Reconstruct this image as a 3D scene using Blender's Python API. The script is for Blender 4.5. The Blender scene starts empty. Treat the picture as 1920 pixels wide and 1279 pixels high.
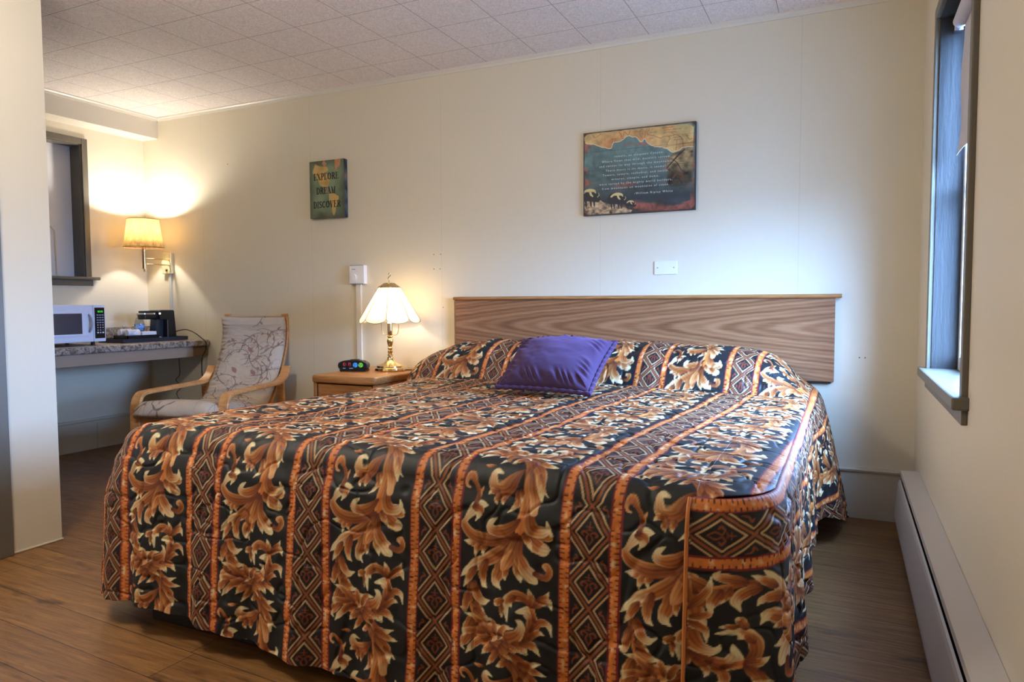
import bpy, bmesh, math, random
import numpy as np
from mathutils import Vector, Matrix

C = bpy.context.scene.collection
random.seed(4)

# ---------------------------------------------------------------- camera, sky, lights, exposure
SC = bpy.context.scene
cd = bpy.data.cameras.new('camera'); cam = bpy.data.objects.new('camera', cd); C.objects.link(cam)
cd.sensor_width = 36.0; cd.lens = 1316.94/1920*36.0; cd.clip_start = .02
rx = Vector((0.90405, 0.427407, -0.00411)); up = Vector((-0.01985, 0.051589, 0.998471)); fw = Vector((-0.426966, 0.902586, -0.055123))
M = Matrix.Identity(4)
for i in range(3):
    M[i][0], M[i][1], M[i][2] = rx[i], up[i], -fw[i]
M[2][3] = 1.06
cam.matrix_world = M
SC.camera = cam

w = bpy.data.worlds.new('sky'); SC.world = w; w.use_nodes = True
wn = w.node_tree; bg = wn.nodes['Background']
tc = wn.nodes.new('ShaderNodeTexCoord'); sz = wn.nodes.new('ShaderNodeSeparateXYZ'); wn.links.new(tc.outputs['Generated'], sz.inputs[0])
mr = wn.nodes.new('ShaderNodeMapRange'); mr.inputs[1].default_value = -.06; mr.inputs[2].default_value = .10; mr.inputs[3].default_value = 9.0; mr.inputs[4].default_value = 58.0
wn.links.new(sz.outputs[2], mr.inputs[0]); wn.links.new(mr.outputs[0], bg.inputs[1])          # bright sky above, dim ground below
bg.inputs[0].default_value = (0.26, 0.50, 1.0, 1)

def lamp(name, kind, loc, energy, color, **kw):
    d = bpy.data.lights.new(name, kind); d.energy = energy; d.color = color
    for k, v in kw.items():
        if hasattr(d, k): setattr(d, k, v)
    o = bpy.data.objects.new(name, d); o.location = loc; C.objects.link(o)
    return o
# daylight through the window in the right-hand wall (portal onto the sky)
p = lamp('window_daylight', 'AREA', (.48, 2.75, 1.465), 1, (1, 1, 1), shape='RECTANGLE', size=1.35, size_y=.88)
p.rotation_euler = (0, math.radians(90), 0); p.data.cycles.is_portal = True
# unseen fill lamp added below the ceiling to raise the room's overall brightness
r = lamp('added_room_fill', 'POINT', (-2.22, .95, 2.18), 28, (1, .94, .82), shadow_soft_size=.14)

SC.view_settings.view_transform = 'Standard'; SC.view_settings.look = 'None'
SC.view_settings.exposure = 0.80; SC.view_settings.gamma = 1.0; SC.view_settings.use_curve_mapping = False

D, XL, XR, ZC, XS, ZS = 3.786, -4.963, .312, 2.478, -4.79, 2.322

# ---------------------------------------------------------------- printed patterns (numpy)
def lin(r, g, b):
    o = []
    for c in (r, g, b):
        c /= 255.0
        o.append(c/12.92 if c <= 0.04045 else ((c+0.055)/1.055)**2.4)
    return np.array(o)

def catmull(P, n=24):
    P = np.array(P, float)
    Q = np.vstack([2*P[0]-P[1], P, 2*P[-1]-P[-2]])
    out = []
    for i in range(1, len(Q)-2):
        t = np.linspace(0, 1, n, endpoint=False)[:, None]
        a, b, c, d = Q[i-1], Q[i], Q[i+1], Q[i+2]
        out.append(.5*((2*b)+(c-a)*t+(2*a-5*b+4*c-d)*t*t+(3*b-a-3*c+d)*t**3))
    out.append(P[-1:])
    return np.vstack(out)

def vnoise(x, y, seed=0, per=None):
    xi = np.floor(x).astype(int); yi = np.floor(y).astype(int)
    fx = x-xi; fy = y-yi
    fx = fx*fx*(3-2*fx); fy = fy*fy*(3-2*fy)
    def h(a, b):
        n = (a*374761393+b*668265263+seed*1442695041) & 0xffffffff
        n = ((n ^ (n >> 13))*1274126177) & 0xffffffff
        return ((n ^ (n >> 16)) & 0xffff)/65535.0
    return (h(xi, yi)*(1-fx)+h(xi+1, yi)*fx)*(1-fy)+(h(xi, yi+1)*(1-fx)+h(xi+1, yi+1)*fx)*fy

class Canvas:
    """W x H metres painted at res metres per pixel; y down; optional vertical wrap"""
    def __init__(s, W, H, res, bg, wrap=False):
        s.W, s.H, s.res, s.wrap = W, H, res, wrap
        s.nx, s.ny = int(round(W/res)), int(round(H/res))
        s.a = np.empty((s.ny, s.nx, 3)); s.a[:] = bg
        s.X, s.Y = np.meshgrid((np.arange(s.nx)+.5)*W/s.nx, (np.arange(s.ny)+.5)*H/s.ny)
    def stroke(s, pts, fn, aa=None, taper=False):
        C = catmull(pts); C[:, 2] = np.maximum(C[:, 2], 1e-5)
        if taper:
            q = np.linspace(0, 1, len(C)); C[:, 2] *= (.35+.65*np.clip(q/.22, 0, 1)**.7)*(1+.10*np.sin(q*23+len(pts))*np.clip(q*1.5, 0, 1))
        T = np.gradient(C[:, :2], axis=0); T /= np.linalg.norm(T, axis=1)[:, None]+1e-12
        aa = aa or s.res
        for off in ((-1, 0, 1) if s.wrap else (0,)):
            cx, cy, cw = C[:, 0], C[:, 1]+off*s.H, C[:, 2]
            x0 = int(max(0, (np.min(cx-cw)-aa)/s.W*s.nx)); x1 = int(min(s.nx, (np.max(cx+cw)+aa)/s.W*s.nx+1))
            y0 = int(max(0, (np.min(cy-cw)-aa)/s.H*s.ny)); y1 = int(min(s.ny, (np.max(cy+cw)+aa)/s.H*s.ny+1))
            if x1 <= x0 or y1 <= y0: continue
            X, Y = s.X[y0:y1, x0:x1], s.Y[y0:y1, x0:x1]
            best = np.full(X.shape, 1e9); bi = np.zeros(X.shape, int)
            for i in range(len(C)):
                d = np.hypot(X-cx[i], Y-cy[i])-cw[i]
                m = d < best; best[m] = d[m]; bi[m] = i
            sg = ((X-cx[bi])*-T[bi, 1]+(Y-cy[bi])*T[bi, 0])/cw[bi]
            t = bi/(len(C)-1.)
            al = np.clip(.5-best/aa, 0, 1)[..., None]
            col = fn(t, np.clip(sg, -1, 1), X, Y)
            s.a[y0:y1, x0:x1] = s.a[y0:y1, x0:x1]*(1-al)+col*al
    def poly(s, pts, col, aa=None):
        P = np.array(pts, float); n = len(P)
        ins = np.zeros(s.X.shape, bool); dist = np.full(s.X.shape, 1e9)
        for i in range(n):
            (xa, ya), (xb, yb) = P[i], P[(i+1) % n]
            c = (ya > s.Y) != (yb > s.Y)
            ins ^= c & (s.X < (xb-xa)*(s.Y-ya)/(yb-ya+1e-12)+xa)
            dx, dy = xb-xa, yb-ya
            k = np.clip(((s.X-xa)*dx+(s.Y-ya)*dy)/(dx*dx+dy*dy+1e-12), 0, 1)
            dist = np.minimum(dist, np.hypot(s.X-xa-k*dx, s.Y-ya-k*dy))
        al = np.clip(.5+np.where(ins, dist, -dist)/(aa or s.res), 0, 1)[..., None]
        s.a = s.a*(1-al)+(col(s.X, s.Y) if callable(col) else np.array(col))*al
    def sample(s, u, v):
        x = u/s.W*s.nx-.5; y = v/s.H*s.ny-.5
        xi = np.floor(x).astype(int); yi = np.floor(y).astype(int)
        fx = (x-xi)[:, None]; fy = (y-yi)[:, None]
        cx = lambda k: np.mod(k, s.nx) if s.wrap else np.clip(k, 0, s.nx-1)
        cy = lambda k: np.mod(k, s.ny) if s.wrap else np.clip(k, 0, s.ny-1)
        a = s.a
        return (a[cy(yi), cx(xi)]*(1-fx)+a[cy(yi), cx(xi+1)]*fx)*(1-fy)+(a[cy(yi+1), cx(xi)]*(1-fx)+a[cy(yi+1), cx(xi+1)]*fx)*fy

def plain(col):
    col = np.array(col)
    return lambda t, sg, X, Y: np.broadcast_to(col, t.shape+(3,))

# ---- bedspread cloth: one repeat is PU wide (lattice band + acanthus panel) and PV long
PU, PV, BAND = 0.413, 0.484, 0.150
def cloth_canvas():
    BLACK = lin(13, 17, 20); RUST = lin(112, 44, 14); ORANGE = lin(224, 130, 54); TAN = lin(242, 180, 104); CREAM = lin(248, 234, 186)
    RED = lin(128, 24, 40)
    c = Canvas(PU, PV, .001, BLACK, wrap=True)
    def leaf(dark=.5, tip=1.0):
        def f(t, sg, X, Y):
            k = np.clip(t*1.25, 0, 1)[..., None]
            col = RUST*(1-k)+ORANGE*k if dark > .3 else ORANGE*(1-.35*(1-k))
            e = np.clip((sg+.15)*1.1, 0, 1)[..., None]*np.clip(t*2, 0, 1)[..., None]
            col = col*(1-.55*e)+TAN*.55*e
            st = (.5+.5*np.sin(sg*11+t*5))[..., None]
            col = col*(1-.38*st*(1-k*.4))
            vein = np.exp(-(sg/.10)**2)[..., None]*(1-.7*k)
            col = col*(1-.6*vein)+RUST*.6*vein*.7
            tp = np.clip((t-.50)/.30, 0, 1)[..., None]*tip
            ed = np.clip((np.abs(sg)-.62)/.25, 0, 1)[..., None]*np.clip((t-.28)*3, 0, 1)[..., None]*.75*tip
            w = np.maximum(tp, ed)
            return col*(1-w)+CREAM*(1-.22*st)*w
        return f
    # traced in a 1279-high view of one panel; U, Vv turn that view into metres on the cloth
    yl = [-80, 20, 100, 200, 350, 500, 900, 1279, 1815, 2600]; L = [640, 545, 420, 265, 165, 130, 75, 40, 10, -5]; R = [1690, 1600, 1530, 1440, 1290, 1210, 1140, 1105, 1062, 1026]
    yv = [-80, 20, 120, 240, 360, 520, 700, 2600]; vv = [-.045, 0, .040, .080, .112, .152, .196, .196+1900*.000205]
    def T(p):
        x, y = p[0], p[1]
        l, r = np.interp(y, yl, L), np.interp(y, yl, R)
        return (BAND+(x-l)/(r-l)*(PU-BAND), np.interp(y, yv, vv), p[2]/(r-l)*(PU-BAND)*1.12)
    def S(*pts, dark=1., tip=1.):
        c.stroke([T(p) for p in pts], leaf(dark, tip), aa=.0012, taper=tip > .9)
    c2 = lambda x, y, w: (x*1.0867, 1162.8+y*1.0867, w)
    # long stems
    S((150, 1400, 22), (125, 1600, 20), (160, 1800, 28), (215, 1980, 50), (272, 2141, 70), tip=0)
    S((960, 20, 60), (1015, 180, 62), (950, 330, 75), (860, 480, 60), (800, 600, 42), (760, 720, 46), (740, 830, 40), tip=0)
    # scroll lower right
    S((310, 2130, 55), (480, 2100, 70), (620, 2040, 60), (690, 1950, 42), (695, 1860, 28), (650, 1822, 5))
    S((480, 2180, 50), (560, 2235, 34), (602, 2312, 4)); S((620, 2110, 46), (700, 2130, 34), (752, 2206, 4)); S((690, 2090, 36), (800, 2100, 34), (875, 2200, 4))
    S((720, 2060, 40), (800, 1930, 56), (810, 1790, 52), (760, 1705, 44), (650, 1728, 6))
    S((790, 1930, 40), (880, 1810, 34), (970, 1815, 26), (1000, 1940, 4)); S((770, 2020, 30), (860, 1930, 24), (922, 1942, 4))
    S((830, 1800, 22), (820, 1700, 24), (800, 1620, 30), tip=0)
    S((810, 1640, 36), (730, 1550, 44), (610, 1560, 46), (540, 1670, 36), (548, 1862, 5)); S((640, 1560, 34), (570, 1620, 34), (602, 1685, 4))
    S((520, 1620, 26), (450, 1660, 32), (425, 1700, 5)); S((500, 1680, 26), (490, 1770, 18), (492, 1832, 4))
    S((800, 1620, 40), (810, 1530, 32), (784, 1440, 4)); S((830, 1640, 36), (910, 1560, 38), (985, 1540, 30), (1018, 1625, 5)); S((880, 1540, 24), (965, 1490, 22), (1002, 1420, 4))
    # leaves along the left stem
    S((190, 1480, 40), (200, 1600, 42), (265, 1700, 36), (362, 1664, 5)); S((120, 1600, 40), (85, 1740, 36), (60, 1850, 26), (12, 1826, 4))
    S((170, 1750, 44), (225, 1800, 36), (288, 1822, 4)); S((180, 1820, 44), (265, 1885, 42), (358, 1915, 4))
    S((200, 1960, 44), (320, 2050, 72), (440, 2020, 60), (516, 1926, 5)); S((160, 1920, 46), (95, 2060, 44), (60, 2130, 20))
    S((200, 2020, 50), (90, 2180, 50), (32, 2300, 18), (60, 2345, 5))
    # second spray (mid panel)
    S((700, 820, 40), (560, 1000, 54), (400, 1140, 60), (255, 1240, 58), (130, 1340, 36), (44, 1440, 5))
    S((215, 1300, 40), (130, 1440, 32), (68, 1562, 4)); S((350, 1180, 48), (290, 1340, 42), (290, 1470, 28), (332, 1522, 4))
    S((540, 1130, 62), (480, 1290, 58), (430, 1420, 42), (492, 1504, 4)); S((580, 1160, 42), (545, 1310, 26), (545, 1382, 4))
    S((720, 870, 50), (640, 1030, 62), (570, 1160, 56), (520, 1250, 20), tip=.2)
    S((700, 1080, 52), (695, 1240, 44), (717, 1374, 4)); S((745, 870, 42), (705, 1040, 44), (755, 1180, 64), (830, 1290, 56), (882, 1345, 4))
    S((870, 1235, 24), (975, 1260, 28), (1025, 1180, 30), (1010, 1105, 22), (965, 1125, 18), (985, 1165, 8), tip=.3)
    # left long leaf with its climbing tendril
    S((330, 930, 40), (215, 985, 38), (110, 985, 4)); S((340, 960, 40), (250, 1050, 28), (218, 1160, 4)); S((360, 990, 36), (310, 1050, 24), (312, 1130, 4))
    S((720, 800, 34), (560, 890, 54), (360, 930, 58), (205, 890, 54), (135, 790, 36), (160, 720, 26), (235, 630, 40), (330, 560, 52), (420, 552, 6))
    S((250, 590, 36), (330, 610, 38), (262, 722, 5)); S((285, 560, 26), (330, 460, 20), (392, 378, 4), tip=.2); S((320, 500, 18), (318, 390, 20), (280, 322, 20), (212, 330, 18), (188, 382, 14), (225, 402, 8), tip=.3)
    # hooked leaf
    S((770, 640, 34), (650, 745, 48), (520, 805, 52), (432, 790, 42), (440, 715, 28), (512, 662, 5))
    # right cluster
    S((790, 780, 40), (880, 870, 66), (960, 930, 58), (1040, 926, 5)); S((785, 790, 32), (812, 870, 34), (858, 982, 4))
    S((930, 780, 34), (1050, 770, 38), (1092, 700, 4)); S((930, 430, 36), (880, 620, 54), (890, 715, 66), (975, 730, 48), (1055, 690, 30), (1062, 606, 5))
    # upper leaves beside the stem
    S((905, 255, 30), (760, 325, 52), (630, 385, 58), (525, 375, 48), (520, 315, 32), (575, 284, 22), (642, 294, 5))
    S((560, 400, 40), (490, 408, 26), (436, 442, 4)); S((570, 430, 36), (520, 480, 22), (520, 524, 4)); S((640, 430, 36), (595, 480, 22), (590, 518, 4))
    S((780, 380, 36), (750, 490, 28), (640, 588, 4)); S((830, 360, 28), (800, 470, 5))
    S((1010, 260, 46), (965, 400, 54), (925, 540, 38), tip=.35); S((1060, 180, 50), (1085, 290, 48), (1030, 432, 8)); S((1080, 270, 24), (1118, 384, 4))
    S((560, 238, 6), (490, 245, 17), (438, 240, 5), tip=.2)
    # crown of the spray
    S((900, 30, 40), (720, 62, 36), (540, 118, 30), (398, 172, 4)); S((880, 75, 38), (745, 105, 32), (634, 147, 4)); S((920, 85, 40), (745, 160, 28), (618, 216, 4))
    S((970, 130, 40), (865, 168, 28), (768, 196, 4)); S((840, 10, 30), (640, 20, 28), (526, 62, 4))
    S((900, 10, 34), (800, -60, 26), (690, -75, 4)); S((980, 0, 30), (1000, -60, 26), (960, -110, 4)); S((1010, 10, 32), (1120, -50, 26), (1240, -60, 4))
    S((1010, 40, 36), (1100, 66, 32), (1172, 48, 4)); S((1060, 85, 40), (1160, 145, 36), (1335, 122, 4)); S((1085, 140, 40), (1200, 190, 32), (1310, 204, 4)); S((1050, 20, 30), (1235, 80, 4))
    # ---- lattice band
    X, Y = c.X, c.Y
    bw = .0285; hx = (BAND-2*bw)/2; Ld = PV/4
    x = X-BAND/2; y1 = np.abs(np.mod(Y+Ld/2, Ld)-Ld/2)
    n = (np.abs(x)/hx-y1/(Ld/2))*hx*(Ld/2)/math.hypot(hx, Ld/2)
    inb = (np.abs(x) < hx)
    def put(mask, col):
        m = np.clip(mask, 0, 1)[..., None]*inb[..., None]
        c.a[:] = c.a*(1-m)+np.array(col)*m
    c.a[X < BAND] = lin(12, 13, 18)
    aa = .0011
    put((.0030-np.abs(n))/aa+.5, lin(150, 82, 44)); put((.0019-np.abs(n-.0098))/aa+.5, lin(212, 176, 128)); put((.0019-np.abs(n+.0098))/aa+.5, lin(212, 176, 128))
    BR = lin(136, 66, 36)
    for k in range(4):
        cy = (k+.5)*Ld; X0 = BAND/2
        c.stroke([(X0, cy-.026, .0012), (X0, cy-.012, .0018)], plain(BR)); c.stroke([(X0-.008, cy-.017, .0012), (X0+.008, cy-.017, .0012)], plain(BR)); c.stroke([(X0-.007, cy-.010, .0010), (X0+.007, cy-.010, .0010)], plain(BR))
        for sx in (-1, 1):
            c.stroke([(X0+sx*.004, cy-.002, .0018), (X0+sx*.012, cy-.006, .0024), (X0+sx*.019, cy+.001, .0030), (X0+sx*.014, cy+.006, .0014)], plain(BR))
            c.stroke([(X0+sx*.002, cy, .0016), (X0+sx*.0075, cy+.012, .0020), (X0, cy+.026, .0010)], plain(BR))
            xs = X0+sx*(hx-.006)
            c.stroke([(xs-sx*.008, k*Ld-.004, .0016), (xs-sx*.013, k*Ld+.003, .0026), (xs-sx*.004, k*Ld+.007, .0022), (xs, k*Ld+.02, .0012)], plain(BR))
    # ---- twisted orange borders
    for x0, sgn in ((0, 1), (BAND, -1)):
        d = sgn*(X-x0)
        m = (d >= 0) & (d < bw)
        o = ORANGE*(.78+.3*vnoise(X/.006, Y/.010, 3)[..., None])
        bl = np.clip((vnoise(X/.012, Y/.011, 9)-.60)*5, 0, 1)[..., None]*np.clip(1-np.abs(d-.018)/.010, 0, 1)[..., None]
        o = o*(1-.75*bl)+CREAM*.75*bl
        tooth = (np.mod(Y+.003*vnoise(X*0+3, Y/.012, 5), PV/40) < .0030) & (d < .006+.011*vnoise(Y/.010, X*0+7, 8)) & (d > .004)
        tooth |= (np.mod(Y+.006, PV/40) < .0028) & (d > .0245-.007*vnoise(Y/.011, X*0+2, 4)) & (d < .0245)
        o = np.where(tooth[..., None], RUST*.28, o)
        rim = (d < .0042) | (d > bw-.0040)
        o = np.where(rim[..., None], RED, o)
        c.a[m] = o[m]
    return c
# ---------------------------------------------------------------- helpers
def srgb(r, g, b): return tuple(lin(r, g, b))+(1,)

def mat(name, col=(200, 200, 200), rough=.5, metal=0, **kw):
    m = bpy.data.materials.new(name); m.use_nodes = True
    b = m.node_tree.nodes['Principled BSDF']
    b.inputs['Base Color'].default_value = srgb(*col); b.inputs['Roughness'].default_value = rough; b.inputs['Metallic'].default_value = metal
    for k, v in kw.items(): b.inputs[k].default_value = v
    return m
def nd(m, t, **kw):
    n = m.node_tree.nodes.new(t)
    for k, v in kw.items():
        if k.startswith('i_'): n.inputs[k[2:].replace('_', ' ')].default_value = v
        else: setattr(n, k, v)
    return n
def lk(m, a, b): m.node_tree.links.new(a, b)
def bsdf(m): return m.node_tree.nodes['Principled BSDF']
def coords(m, scale=(1, 1, 1), rot=(0, 0, 0), loc=(0, 0, 0)):
    g = nd(m, 'ShaderNodeNewGeometry'); mp = nd(m, 'ShaderNodeMapping')
    mp.inputs['Scale'].default_value = scale; mp.inputs['Rotation'].default_value = rot; mp.inputs['Location'].default_value = loc
    lk(m, g.outputs['Position'], mp.inputs['Vector']); return mp.outputs[0]
def ramp(m, fac, stops):
    r = nd(m, 'ShaderNodeValToRGB'); e = r.color_ramp.elements
    while len(e) < len(stops): e.new(.5)
    for k, (p, c) in zip(e, stops): k.position = p; k.color = srgb(*c)
    lk(m, fac, r.inputs[0]); return r.outputs[0]
def noise(m, vec, scale, detail=3, rough=.55, dist=0):
    n = nd(m, 'ShaderNodeTexNoise', i_Scale=scale, i_Detail=detail, i_Roughness=rough, i_Distortion=dist); lk(m, vec, n.inputs['Vector']); return n.outputs['Fac']
def bump(m, h, strength=.2, dist=.005, prev=None):
    b = nd(m, 'ShaderNodeBump', i_Strength=strength, i_Distance=dist); lk(m, h, b.inputs['Height'])
    if prev: lk(m, prev, b.inputs['Normal'])
    lk(m, b.outputs[0], bsdf(m).inputs['Normal']); return b.outputs[0]
def mth(m, op, a, b=None):
    n = nd(m, 'ShaderNodeMath', operation=op)
    for i, x in enumerate((a, b)):
        if x is None: continue
        if isinstance(x, (int, float)): n.inputs[i].default_value = x
        else: lk(m, x, n.inputs[i])
    return n.outputs[0]
def mix(m, fac, a, b, mode='MIX'):
    n = nd(m, 'ShaderNodeMix', data_type='RGBA', blend_type=mode)
    for s, x in ((0, fac), (6, a), (7, b)):
        if isinstance(x, (int, float)): n.inputs[s].default_value = x
        elif isinstance(x, tuple): n.inputs[s].default_value = x
        else: lk(m, x, n.inputs[s])
    return n.outputs[2]

def root_loc(o):
    v = Vector((0, 0, 0))
    while o is not None: v += Vector(o.location); o = o.parent
    return v
def obj(name, bm, m, parent=None, smooth=False):
    me = bpy.data.meshes.new(name)
    if parent is not None: bmesh.ops.translate(bm, verts=bm.verts, vec=-root_loc(parent))
    bmesh.ops.recalc_face_normals(bm, faces=bm.faces)
    bm.to_mesh(me); bm.free()
    if m is not None: me.materials.append(m)
    if smooth:
        me.polygons.foreach_set('use_smooth', [True]*len(me.polygons))
        try: me.set_sharp_from_angle(angle=math.radians(38))
        except Exception: pass
    o = bpy.data.objects.new(name, me); C.objects.link(o)
    if parent is not None: o.parent = parent
    return o
def tag(o, label, cat, group=None):
    o['label'] = label; o['category'] = cat
    if group: o['group'] = group
    return o
def thing(name, label, cat, loc, group=None):
    o = bpy.data.objects.new(name, None); o.empty_display_size = .05; o.location = loc; C.objects.link(o)
    return tag(o, label, cat, group)
def struct(o): o['kind'] = 'structure'; return o

def box(bm, x0, x1, y0, y1, z0, z1, bev=0, seg=2, xf=None):
    g = bmesh.ops.create_cube(bm, size=1)
    vs = g['verts']
    for v in vs:
        v.co = Vector(((x0+x1)/2+v.co.x*(x1-x0), (y0+y1)/2+v.co.y*(y1-y0), (z0+z1)/2+v.co.z*(z1-z0)))
    if bev:
        es = list({e for v in vs for e in v.link_edges})
        r = bmesh.ops.bevel(bm, geom=es, offset=bev, segments=seg, affect='EDGES', profile=.5)
        vs = list({v for f in r['faces'] for v in f.verts} | {v for v in vs if v.is_valid})
    if xf:
        for v in vs: v.co = Vector(xf(v.co))
    return vs
def B(*a, **k):
    bm = bmesh.new(); box(bm, *a, **k); return bm
def frames(pts):
    P = [Vector(p) for p in pts]; T = []
    for i in range(len(P)):
        t = P[min(i+1, len(P)-1)]-P[max(i-1, 0)]; T.append(t.normalized())
    n = T[0].orthogonal().normalized(); N = []
    for t in T:
        n = (n-t*n.dot(t)).normalized(); N.append(n)
    return P, T, N
def tube(bm, pts, r, n=10, caps=True, closed=False):
    P, T, N = frames(pts); rings = []
    for i, p in enumerate(P):
        b = T[i].cross(N[i]); ri = r(i/(len(P)-1)) if callable(r) else r
        rings.append([bm.verts.new(p+(N[i]*math.cos(2*PI*k/n)+b*math.sin(2*PI*k/n))*ri) for k in range(n)])
    for i in range(len(rings)-1+(1 if closed else 0)):
        a, c = rings[i], rings[(i+1) % len(rings)]
        for k in range(n): bm.faces.new((a[k], a[(k+1) % n], c[(k+1) % n], c[k]))
    if caps and not closed: bm.faces.new(rings[0][::-1]); bm.faces.new(rings[-1])
def lathe(bm, prof, cx, cy, n=32, cap=True, rf=None):
    rings = []
    for r, z in prof:
        rings.append([bm.verts.new((cx+r*(rf(k/n) if rf else 1)*math.cos(2*PI*k/n), cy+r*(rf(k/n) if rf else 1)*math.sin(2*PI*k/n), z)) for k in range(n)])
    for a, c in zip(rings, rings[1:]):
        for k in range(n): bm.faces.new((a[k], a[(k+1) % n], c[(k+1) % n], c[k]))
    if cap: bm.faces.new(rings[0][::-1]); bm.faces.new(rings[-1])
def ribbon(bm, pts, wdir, width, thick, bev=.0):
    """rectangular strip swept along pts; wdir = direction of its width"""
    P, T, _ = frames(pts); W = Vector(wdir).normalized(); rings = []
    c = bev
    sec = [(-1, -1), (1, -1), (1, 1), (-1, 1)]
    for i, p in enumerate(P):
        nrm = W.cross(T[i]).normalized(); ring = []
        h, k = width/2, thick/2
        if c:
            q = [(-h+c, -k), (h-c, -k), (h, -k+c), (h, k-c), (h-c, k), (-h+c, k), (-h, k-c), (-h, -k+c)]
        else: q = [(a*h, b*k) for a, b in sec]
        rings.append([bm.verts.new(p+W*a+nrm*b) for a, b in q])
    n = len(rings[0])
    for a, d in zip(rings, rings[1:]):
        for k in range(n): bm.faces.new((a[k], a[(k+1) % n], d[(k+1) % n], d[k]))
    bm.faces.new(rings[0][::-1]); bm.faces.new(rings[-1])
def prism(bm, pts, f, d0, d1):
    """2D outline pts extruded from depth d0 to d1; f(a, b, d) -> xyz"""
    a = [bm.verts.new(f(x, y, d0)) for x, y in pts]; b = [bm.verts.new(f(x, y, d1)) for x, y in pts]
    n = len(a)
    bm.faces.new(a[::-1]); bm.faces.new(b)
    for i in range(n): bm.faces.new((a[i], a[(i+1) % n], b[(i+1) % n], b[i]))
def smoothpath(pts, n=10):
    P = np.array([list(p)+[0]*(3-len(p)) for p in pts], float)
    return [tuple(q) for q in catmull(P, n)]
PI = math.pi

def gridmesh(name, grids, m, parent=None):
    """grids: list of (V[ny,nx,3], col[ny,nx,3]); one smooth mesh with a colour attribute"""
    vs, fs, cs, off = [], [], [], 0
    for V, col in grids:
        ny, nx = V.shape[:2]
        idx = np.arange(ny*nx).reshape(ny, nx)+off
        fs.append(np.stack([idx[:-1, :-1], idx[:-1, 1:], idx[1:, 1:], idx[1:, :-1]], -1).reshape(-1, 4))
        vs.append(V.reshape(-1, 3)); cs.append(col.reshape(-1, 3)); off += ny*nx
    v = np.vstack(vs); f = np.vstack(fs); c = np.vstack(cs)
    if parent is not None: v = v-np.array(root_loc(parent))
    me = bpy.data.meshes.new(name)
    me.vertices.add(len(v)); me.vertices.foreach_set('co', v.astype(np.float32).ravel())
    me.loops.add(f.size); me.loops.foreach_set('vertex_index', f.astype(np.int32).ravel())
    me.polygons.add(len(f)); me.polygons.foreach_set('loop_start', np.arange(0, f.size, 4, dtype=np.int32))
    try: me.polygons.foreach_set('loop_total', np.full(len(f), 4, dtype=np.int32))
    except Exception: pass
    me.polygons.foreach_set('use_smooth', np.ones(len(f), dtype=bool))
    me.update(calc_edges=True); me.validate()
    a = me.color_attributes.new('print', 'FLOAT_COLOR', 'POINT')
    a.data.foreach_set('color', np.hstack([c, np.ones((len(c), 1))]).astype(np.float32).ravel())
    me.materials.append(m)
    o = bpy.data.objects.new(name, me); C.objects.link(o)
    if parent is not None: o.parent = parent
    return o
def printmat(name, rough=.6, **kw):
    m = mat(name, rough=rough, **kw); a = nd(m, 'ShaderNodeAttribute', attribute_name='print')
    lk(m, a.outputs['Color'], bsdf(m).inputs['Base Color']); return m

# ---------------------------------------------------------------- materials
def m_wall(name, col, groove=False):
    m = mat(name, col, .55); v = coords(m)
    n1 = noise(m, coords(m, (6, 6, 1.2)), 12, 4)
    c = mix(m, mth(m, 'MULTIPLY', n1, .10), srgb(*col), srgb(*[k*.86 for k in col]))
    lk(m, c, bsdf(m).inputs['Base Color'])
    n2 = noise(m, v, 26, 4); n3 = noise(m, coords(m, (1, 1, .25)), 90, 2)
    h = mth(m, 'ADD', mth(m, 'MULTIPLY', n2, .7), mth(m, 'MULTIPLY', n3, .3))
    b = bump(m, h, .22, .004)
    if groove:
        sx = nd(m, 'ShaderNodeSeparateXYZ'); lk(m, v, sx.inputs[0])
        d = mth(m, 'ABSOLUTE', mth(m, 'SUBTRACT', mth(m, 'FRACT', mth(m, 'MULTIPLY', mth(m, 'ADD', sx.outputs[0], 1.243+10.3+.515), 1/1.03)), .5))
        g = mth(m, 'LESS_THAN', d, .0016)
        lk(m, mix(m, mth(m, 'MULTIPLY', g, .14), c, srgb(120, 112, 96)), bsdf(m).inputs['Base Color'])
    return m
M_WALL = m_wall('cream_wall_paint', (228, 218, 194), True)
M_WALL2 = m_wall('cream_wall_paint_plain', (226, 215, 192))
M_TRIMCREAM = mat('cream_gloss_trim', (226, 218, 202), .4)
M_BASE = mat('cream_baseboard', (206, 196, 176), .45)

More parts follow.
